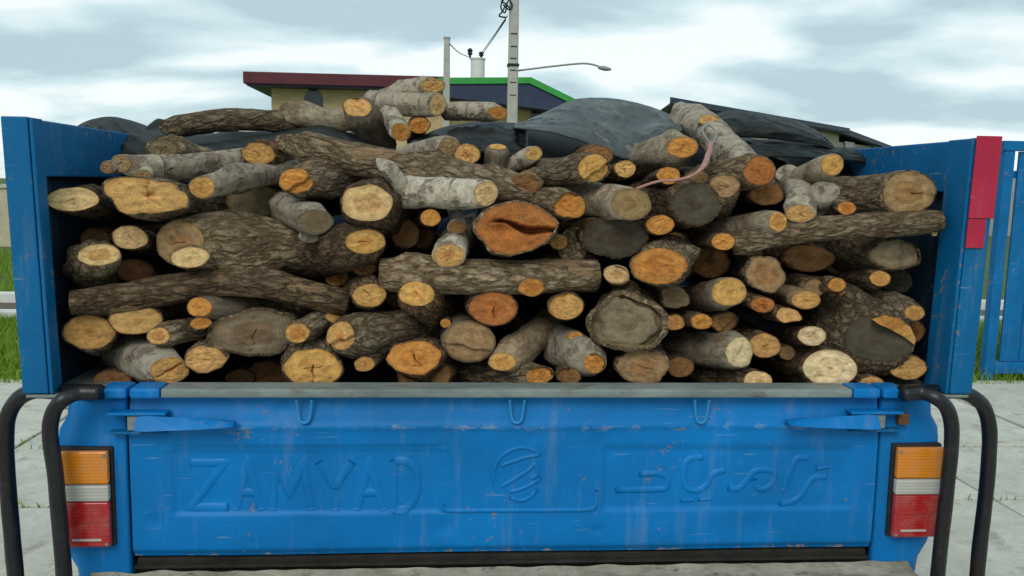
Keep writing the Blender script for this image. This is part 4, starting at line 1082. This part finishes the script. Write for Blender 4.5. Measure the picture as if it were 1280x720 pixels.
log(391, 460, 37, 25, 0.09, 'yellow', 'gr', 'big yellow log end with short cracks just above the rail, left', tail=(398,415,0.6), facefn=both(slit(1.6,-0.9,0.1,0.04,0.014), slit(0.2,-0.3,0.35,0.03,0.008)), rb=36)
o = log(426, 420, 19, 19, 0.085, 'tan', 'gr', 'thick rough log lying right behind a tan end, lower left', tail=(552,412,0.30), rb=27, irr=0.06)
stub(o, 456, 455, 14, 10, 0.10, 'ochre', 'gr', (490,425,0.2))
log(518, 447, 33, 22, 0.075, 'orange', 'rd', 'bright orange cracked log end near the rail, left of centre', tail=(590,465,0.5), rb=27, irr=0.12, facefn=both(slit(-1.0,-0.15,0.55,0.03,0.012), slit(1.9,-0.3,0.4,0.03,0.008)))
log(530, 470, 34, 20, 0.11, 'brown', 'rd', 'broken brown log below the bright orange cracked end', tail=(575,462,0.5), irr=0.16)
log(462, 369, 21, 15, 0.10, 'ochre', 'br', 'ochre log end left of the bright yellow end, mid left', tail=(440,345,0.5), rb=20, facefn=slit(2.2,0.1,0.6,0.04,0.01))
log(455, 335, 15, 10, 0.16, 'brown', 'br', 'small dim brown log end below the yellow ended thick log', tail=(470,330,0.6))
log(521, 367, 23, 16, 0.07, 'yellow', 'rd', 'bright yellow tilted log end under the long straight log', tail=(566,402,0.4), rb=24, ntilt=0.25, facefn=slit(-0.9,-0.2,0.8,0.03,0.008))
log(557, 404, 7, 6, 0.10, 'orange', 'br', 'tiny orange branch end left of the red log end', tail=(566,398,0.4))
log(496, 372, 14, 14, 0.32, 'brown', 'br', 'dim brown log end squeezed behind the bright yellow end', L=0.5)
# ---- centre
o = log(474, 343, 10, 19, 0.13, 'dull', 'lt', 'long straight rough log lying sideways at the centre', mid=[(600,347,0.12)], tail=(745,344,0.16), rb=20, w=0.1, irr=0.04)
stub(o, 664, 359, 17, 12, 0.085, 'orange', 'lt', (668,348,0.15))
stub(o, 582, 356, 5, 4, 0.10, 'brown', 'lt', (584,350,0.14))
log(617, 386, 32, 22, 0.09, 'red', 'rd', 'red orange log end with a downward crack below the straight log', facefn=slit(-1.55,-0.1,0.6,0.035,0.012))
log(586, 427, 33, 26, 0.09, 'dull', 'sd', 'round dull brown log end with rings, below the red one', irr=0.04)
log(628, 452, 18, 12, 0.075, 'yellow', 'st', 'pale barked log slanting up right from a yellow end, low centre', tail=(692,398,0.34), rb=20)
o = log(675, 469, 18, 11, 0.08, 'orange', 'gr', 'short log with orange end lying along the rail, low centre', tail=(580,464,0.22), rb=15)
log(707, 383, 23, 17, 0.10, 'ochre', 'br', 'clean ochre round log end right of the red one', irr=0.04)
o = log(743, 454, 15, 13, 0.075, 'orange', 'wg', 'pale barked log with orange end left of the dome shaped end', tail=(682,418,0.3), rb=22)
stub(o, 719, 420, 10, 6, 0.12, 'orange', 'wg', (708,432,0.2))
log(711, 470, 16, 11, 0.085, 'brown', 'rd', 'small dim brown log end on the rail, centre', irr=0.12)
log(803, 459, 33, 22, 0.08, 'dull', 'gr', 'dome shaped dull brown log end just above the rail', irr=0.16, tail=(790,425,0.6))
o = log(783, 405, 50, 36, 0.075, 'grey', 'lt', 'largest weathered grey log end with bark peeling away, lower centre', irr=0.17, rim=0.86, L=0.8, alpha=0.35, tail=(800,385,0.7), facefn=lambda x, y: 0.02*smooth(0.80, 0.90, math.hypot(x, y)+0.05*math.sin(7*math.atan2(y, x)))*(1 if (x > -0.2 and y > -0.8) else 0.2) + 0.03*math.exp(-((x+0.85)/0.2)**2-((y+0.05)/0.35)**2))
log(645, 286, 50, 33, 0.07, 'red', 'lt', 'big reddish log end split by a gaping crack, centre', irr=0.13, facefn=split_crack, L=0.7)
log(561, 319, 21, 15, 0.085, 'tan', 'wh', 'tan ended log with white bark below the small orange end', tail=(582,285,0.4), rb=20)
log(538, 272, 13, 11, 0.12, 'orange', 'br', 'small round orange log end under the pale sideways log')
log(571, 284, 12, 9, 0.14, 'brown', 'wh', 'small brown ended stub with white bark left of the split log', tail=(568,262,0.4))
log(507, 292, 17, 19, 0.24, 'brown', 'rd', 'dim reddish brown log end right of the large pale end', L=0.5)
o = log(607, 242, 15, 16, 0.085, 'pale', 'wh', 'white barked sideways log with round pale right end, centre', tail=(488,243,0.2), mid=[(550,242,0.13)], rb=18)
stub(o, 480, 206, 11, 7, 0.13, None, 'wh', (512,245,0.17), rb=0.022)
o = log(352, 177, 9, 9, 0.28, None, 'lt', 'long forked log lying across the top left of the pile', mid=[(420,194,0.24),(505,212,0.22),(590,226,0.22)], tail=(668,243,0.26), rb=18, rough=1.4, taper=1.05)
stub(o, 402, 181, 8, 7, 0.26, None, 'lt', (470,204,0.24))
log(562, 186, 14, 15, 0.26, 'dull', 'wg', 'dull ended pale barked log above the long forked log', tail=(505,200,0.42), rb=17)
log(584, 193, 16, 13, 0.24, 'tan', 'gr', 'tan log end right of the dull ended pale barked one', L=0.5)
log(622, 184, 11, 6, 0.28, 'yellow', 'sd', 'upright dark stub with a small yellow top below the tarpaulin', tail=(618,226,0.32), rb=13, ntilt=0.8, w=0.3)
log(667, 192, 11, 9, 0.26, 'tan', 'wg', 'small branch with tan end pointing up right below the flap', tail=(630,219,0.34), rb=10)
log(742, 210, 21, 18, 0.14, 'yellow', 'gr', 'round yellow log end below the curled tarpaulin flap', tail=(665,218,0.34), rb=19, irr=0.04)
log(747, 194, 19, 13, 0.26, 'brown', 'rd', 'dim brown log end peeking over the round yellow end', L=0.5)
log(781, 211, 14, 11, 0.16, 'tan', 'br', 'small tan log end right of the round yellow end', irr=0.1)
log(853, 184, 20, 13, 0.20, 'orange', 'sm', 'orange ended smooth grey log under the flap, right of centre', tail=(790,202,0.5), rb=21)
log(712, 257, 21, 16, 0.10, 'orange', 'lt', 'bright orange ragged log end above the split log', tail=(640,252,0.36), rb=17, irr=0.12)
log(655, 232, 20, 14, 0.20, 'brown', 'lt', 'dim brown knotty log end at the right tip of the forked log', tail=(690,215,0.5), irr=0.16)
log(788, 255, 26, 20, 0.09, 'dull', 'sm', 'dull tan log end with pale grey bark, upper centre right', tail=(715,252,0.34), rb=20, irr=0.05)
log(825, 281, 18, 13, 0.12, 'orange', 'br', 'small orange log end below the black ended log', irr=0.06)
log(770, 298, 42, 27, 0.15, 'dark', 'br', 'wide dark grey log end right of the split log', irr=0.15, L=0.8, alpha=0.3)
log(716, 306, 17, 22, 0.20, None, 'lt', 'curved bark slab wedged between split log and dark grey end', tail=(735,330,0.26), rb=12, rough=1.6)
log(870, 256, 31, 26, 0.10, 'dark', 'br', 'round black weathered log end below the pink rope', irr=0.08, alpha=0.2, tail=(800,250,0.5), rb=28)
log(835, 219, 15, 11, 0.15, 'orange', 'br', 'small orange log end just above the rope', irr=0.1)
log(872, 222, 14, 10, 0.22, 'dull', 'gr', 'small dull log end crossed by the pink rope', L=0.4)
log(906, 233, 18, 14, 0.12, 'dull', 'lt', 'rounded lichen covered stub right of the black ended log', tail=(898,262,0.3), rb=18, irr=0.12)
log(824, 333, 35, 24, 0.08, 'orange', 'gr', 'large orange log end with small dark pith, right of centre', tail=(860,318,0.6), rb=30, irr=0.08, facefn=heart_hole(0.25,0.0,0.1,0.006))
log(770, 343, 16, 12, 0.08, 'pale', 'st', 'small pale round log end left of the large orange one', tail=(782,358,0.4))
log(844, 371, 17, 15, 0.14, 'grey', 'br', 'small squarish grey brown log end below the large orange one', irr=0.2)
log(850, 459, 17, 13, 0.17, 'brown', 'br', 'dim brown log end right of the dome shaped end', tail=(815,430,0.5))
# ---- right part
log(949, 214, 21, 18, 0.11, 'red', 'lt', 'red orange log end with scaly bark near the top right', tail=(875,228,0.36), rb=20, irr=0.07)
log(958, 243, 21, 14, 0.17, 'brown', 'rd', 'dim reddish log end directly below the red orange one', L=0.5)
log(904, 302, 15, 11, 0.11, 'orange', 'br', 'small orange log end left of the long knobbly log', irr=0.05)
log(972, 277, 12, 13, 0.10, 'yellow', 'sm', 'grey log with yellow end left of the long knobbly log', tail=(868,292,0.34), rb=15)
o = log(1182, 276, 8, 12, 0.065, 'dull', 'lt', 'long knobbly log lying sideways along the right side', mid=[(1110,281,0.08),(1010,287,0.11)], tail=(915,304,0.16), rb=14, w=0.0, rough=1.5)
stub(o, 1168, 291, 4, 4, 0.06, 'white', 'lt', (1152,281,0.09))
stub(o, 1097, 279, 5, 4, 0.075, 'tan', 'lt', (1095,284,0.1))
log(1136, 241, 34, 27, 0.08, 'dull', 'lt', 'big dull tan log end with pale bark against the right side', tail=(1030,247,0.36), rb=25, irr=0.05, facefn=slit(-0.15,0.1,0.95,0.05,0.008))
log(1040, 206, 14, 14, 0.13, 'yellow', 'sm', 'smooth grey log pointing up right to a yellow end', tail=(960,237,0.42), rb=15, irr=0.03)
log(1000, 267, 17, 11, 0.09, 'tan', 'wg', 'tan ended pale barked log pointing down, upper right', tail=(1000,225,0.32), rb=18)
log(1058, 260, 11, 9, 0.08, 'orange', 'lt', 'tiny orange end at the tip of the big dull log bark', tail=(1035,255,0.24))
log(1030, 240, 18, 13, 0.15, None, 'wh', 'short white barked chunk between tan end and big dull log', tail=(1016,262,0.26), rb=15)
log(1118, 318, 31, 19, 0.11, 'grey', 'gr', 'greenish grey log end below the long knobbly log', tail=(1010,308,0.5), rb=22, irr=0.14)
log(1011, 322, 30, 17, 0.22, 'brown', 'rd', 'dim reddish brown log below the long knobbly log, right', irr=0.12, L=0.6)
log(943, 317, 11, 8, 0.16, 'brown', 'br', 'tiny dim brown end above the mossy brown log end', L=0.4)
log(956, 343, 25, 23, 0.11, 'dull', 'gr', 'mossy brown log end right of the bright yellow round end', irr=0.14, tail=(920,340,0.5))
log(911, 365, 22, 18, 0.08, 'yellow', 'sd', 'bright yellow round log end right of the squarish grey one', tail=(855,378,0.4), rb=19, irr=0.04)
log(877, 402, 14, 10, 0.09, 'orange', 'br', 'bright orange small log end below the yellow round end', irr=0.05)
log(906, 403, 15, 13, 0.14, 'brown', 'br', 'dim angular brown end right of the bright orange small one', irr=0.2)
log(953, 381, 15, 10, 0.09, 'red', 'rd', 'small red orange log end below the mossy brown one', irr=0.05)
log(924, 440, 18, 19, 0.075, 'white', 'sm', 'smooth grey log ending in a whitish lobed cut, lower right', tail=(840,432,0.34), rb=21, irr=0.12)
log(956, 432, 19, 16, 0.10, 'tan', 'br', 'tan log end between whitish lobed cut and big cream end', irr=0.08)
log(947, 476, 19, 13, 0.08, 'pale', 'br', 'pale log end half hidden by the rail, lower right', tail=(868,466,0.3), rb=16)
log(985, 394, 16, 10, 0.075, 'tan', 'br', 'splintered tan log end above the small white one', irr=0.2)
log(1007, 375, 17, 12, 0.09, 'ochre', 'st', 'ochre log end in the small cluster, right', tail=(960,362,0.4), irr=0.04)
log(1018, 360, 13, 11, 0.15, 'dull', 'br', 'dull end peeking over the ochre one in the small cluster', L=0.4)
log(1046, 356, 11, 9, 0.10, 'orange', 'br', 'tiny pinkish orange end right of the small cluster', tail=(1000,350,0.3), rb=10)
log(1100, 348, 13, 10, 0.12, 'ochre', 'br', 'small ochre ended log below the greenish grey end', tail=(1040,356,0.36), rb=13)
log(1015, 420, 18, 13, 0.075, 'white', 'br', 'small whitish log end above the big cream one', irr=0.08, tail=(960,425,0.4))
log(1037, 460, 34, 24, 0.075, 'white', 'br', 'big cream white log end just above the rail, right', irr=0.05, tail=(950,450,0.5), rb=26, facefn=heart_hole(-0.4,-0.5,0.12,0.006))
o = log(1098, 424, 44, 31, 0.085, 'dark', 'gr', 'very thick dark log with an orange sliver on its end, right', tail=(1035,395,0.4), rb=46, irr=0.10, w=0.5, alpha=0.2)
_c = [(1090,399),(1106,394),(1124,398),(1138,409),(1145,424),(1143,431),(1130,421),(1112,411),(1098,405)]
_v = [U(x, y, 0.058) for x, y in _c] + [U(x, y, 0.12) for x, y in _c]; _n = len(_c)
sl = mk('cut_face', _v, [tuple(range(_n-1, -1, -1))] + [(i, (i+1) % _n, _n+(i+1) % _n, _n+i) for i in range(_n)], M['wood'], o, matrix=WM(o), uvs=[(0.35+0.3*((x-1090)/55), 0.3+0.2*((420-y)/30)) for x, y in _c+_c])
sl.color = (0.60, 0.33, 0.09, 0.0); sl['label'] = 'bright orange sliver of fresh wood'
log(1143, 391, 13, 10, 0.09, 'ochre', 'gr', 'thin lichen barked log with ochre end beside the right post', tail=(1075,368,0.26), rb=15)
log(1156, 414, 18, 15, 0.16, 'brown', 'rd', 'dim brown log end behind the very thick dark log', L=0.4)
log(1134, 459, 23, 16, 0.085, 'tan', 'br', 'tan log end with dark spots in the lower right corner', facefn=both(heart_hole(-0.3,0.2,0.1,0.008), heart_hole(-0.35,-0.15,0.1,0.008)))
log(1090, 479, 15, 9, 0.085, 'tan', 'br', 'small tan log end peeking over the rail, lower right')
log(1140, 352, 16, 14, 0.22, 'dark', 'gr', 'dark log running back along the right side', tail=(1090,335,0.7), rb=18)
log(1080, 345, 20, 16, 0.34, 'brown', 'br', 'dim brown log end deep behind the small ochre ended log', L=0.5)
# ---- loose logs on top of the tarpaulin
log(541, 107, 15, 9, 0.62, 'tan', 'wg', 'topmost log with a tan end against the roof', tail=(468,128,0.8), rb=12)
log(547, 131, 10, 14, 0.60, 'pale', 'wg', 'whitish ended pale barked log lying sideways below the topmost one', tail=(462,128,0.72), rb=14)
log(447, 134, 19, 13, 0.58, 'tan', 'sd', 'tan ended dark log tipped down at the top of the pile', tail=(478,188,0.72), rb=19, facefn=heart_hole(-0.2,0.7,0.3,0.012), ntilt=0.2)
log(358, 139, 10, 12, 0.66, 'sd' and None, 'sm', 'smooth grey rounded log lying sideways below the arched window', tail=(450,152,0.66), rb=13)
log(206, 160, 6, 9, 0.68, None, 'gr', 'long rough log lying sideways on the tarpaulin at top left', mid=[(290,150,0.68)], tail=(385,153,0.70), rb=13, rough=1.4)
log(501, 165, 12, 11, 0.54, 'orange', 'wh', 'orange ended white barked log pointing down on the tarpaulin', tail=(484,136,0.70), rb=12)
log(524, 157, 14, 10, 0.60, 'orange', 'br', 'small orange log end under the whitish ended log', L=0.3)
log(622, 141, 12, 8, 0.58, 'orange', 'wg', 'pale barked log with orange end before the tall concrete pole', tail=(556,139,0.66), rb=11)
o = log(838, 146, 14, 14, 0.74, None, 'wh', 'white flaking trunk slanting down right beside the curled flap', mid=[(880,160,0.50),(908,188,0.38)], tail=(940,222,0.28), rb=18, rough=1.3)
stub(o, 886, 150, 13, 7, 0.42, 'tan', 'wh', (874,164,0.50), ntilt=0.2)
log(985, 218, 14, 12, 0.30, None, 'wh', 'short white barked log behind the smooth grey log, upper right', tail=(965,232,0.5), rb=12)
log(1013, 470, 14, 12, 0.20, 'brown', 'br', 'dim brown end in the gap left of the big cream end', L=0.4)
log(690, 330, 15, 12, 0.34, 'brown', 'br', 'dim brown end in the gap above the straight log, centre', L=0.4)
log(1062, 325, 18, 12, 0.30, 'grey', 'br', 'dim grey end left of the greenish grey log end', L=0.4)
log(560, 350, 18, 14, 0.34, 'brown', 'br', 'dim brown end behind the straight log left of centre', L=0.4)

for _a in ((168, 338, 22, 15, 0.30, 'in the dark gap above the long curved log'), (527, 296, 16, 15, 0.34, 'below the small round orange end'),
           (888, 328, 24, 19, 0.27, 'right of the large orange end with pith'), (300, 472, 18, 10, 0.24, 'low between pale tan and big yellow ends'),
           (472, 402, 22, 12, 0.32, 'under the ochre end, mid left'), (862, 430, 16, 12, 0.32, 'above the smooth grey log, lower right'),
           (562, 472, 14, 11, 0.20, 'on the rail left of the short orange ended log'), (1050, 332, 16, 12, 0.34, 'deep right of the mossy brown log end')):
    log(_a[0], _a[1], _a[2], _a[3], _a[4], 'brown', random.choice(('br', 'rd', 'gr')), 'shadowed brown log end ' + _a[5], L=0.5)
for _a in ((843, 403, 13, 10, 0.15, 'left of the bright orange small one'), (1062, 372, 12, 9, 0.18, 'between the small cluster and the thick dark log'),
           (698, 302, 12, 10, 0.20, 'between the split log and the bark slab'), (421, 347, 14, 11, 0.24, 'below the right tip of the thick sideways log'),
           (984, 441, 10, 9, 0.16, 'above the left of the big cream one'), (92, 352, 13, 10, 0.28, 'above the left tip of the long curved log'),
           (655, 425, 12, 10, 0.26, 'behind the pale slanting log, low centre'), (845, 300, 12, 10, 0.22, 'between the wide dark grey and long knobbly logs')):
    log(_a[0], _a[1], _a[2], _a[3], _a[4], random.choice(('ochre', 'tan', 'dull')), random.choice(('br', 'rd', 'gr')), 'small thin log end ' + _a[5], L=0.5)
# ---- rope
rope = tube('rope', [U(x, y, Yq) for x, y, Yq in ((795,236,0.11),(822,227,0.10),(845,225,0.09),(866,219,0.085),(880,207,0.10),(886,192,0.20),(889,180,0.28))], lambda s: 0.0035+0.0045*smooth(0.5, 0.8, s), M['rope'], None, 40, 10, 0.35)
tag(rope, 'faded pink rope hanging over the logs below the white flaking trunk', 'rope')
wr = tube('wire_loop', [U(x, y, Yq) for x, y, Yq in ((889,180,0.27),(882,172,0.30),(878,162,0.33),(886,156,0.36),(895,165,0.33),(893,175,0.29),(889,181,0.27))], 0.0028, M['wire'], None, 40, 8)
tag(wr, 'thin grey wire loop tied round the white flaking trunk', 'wire')
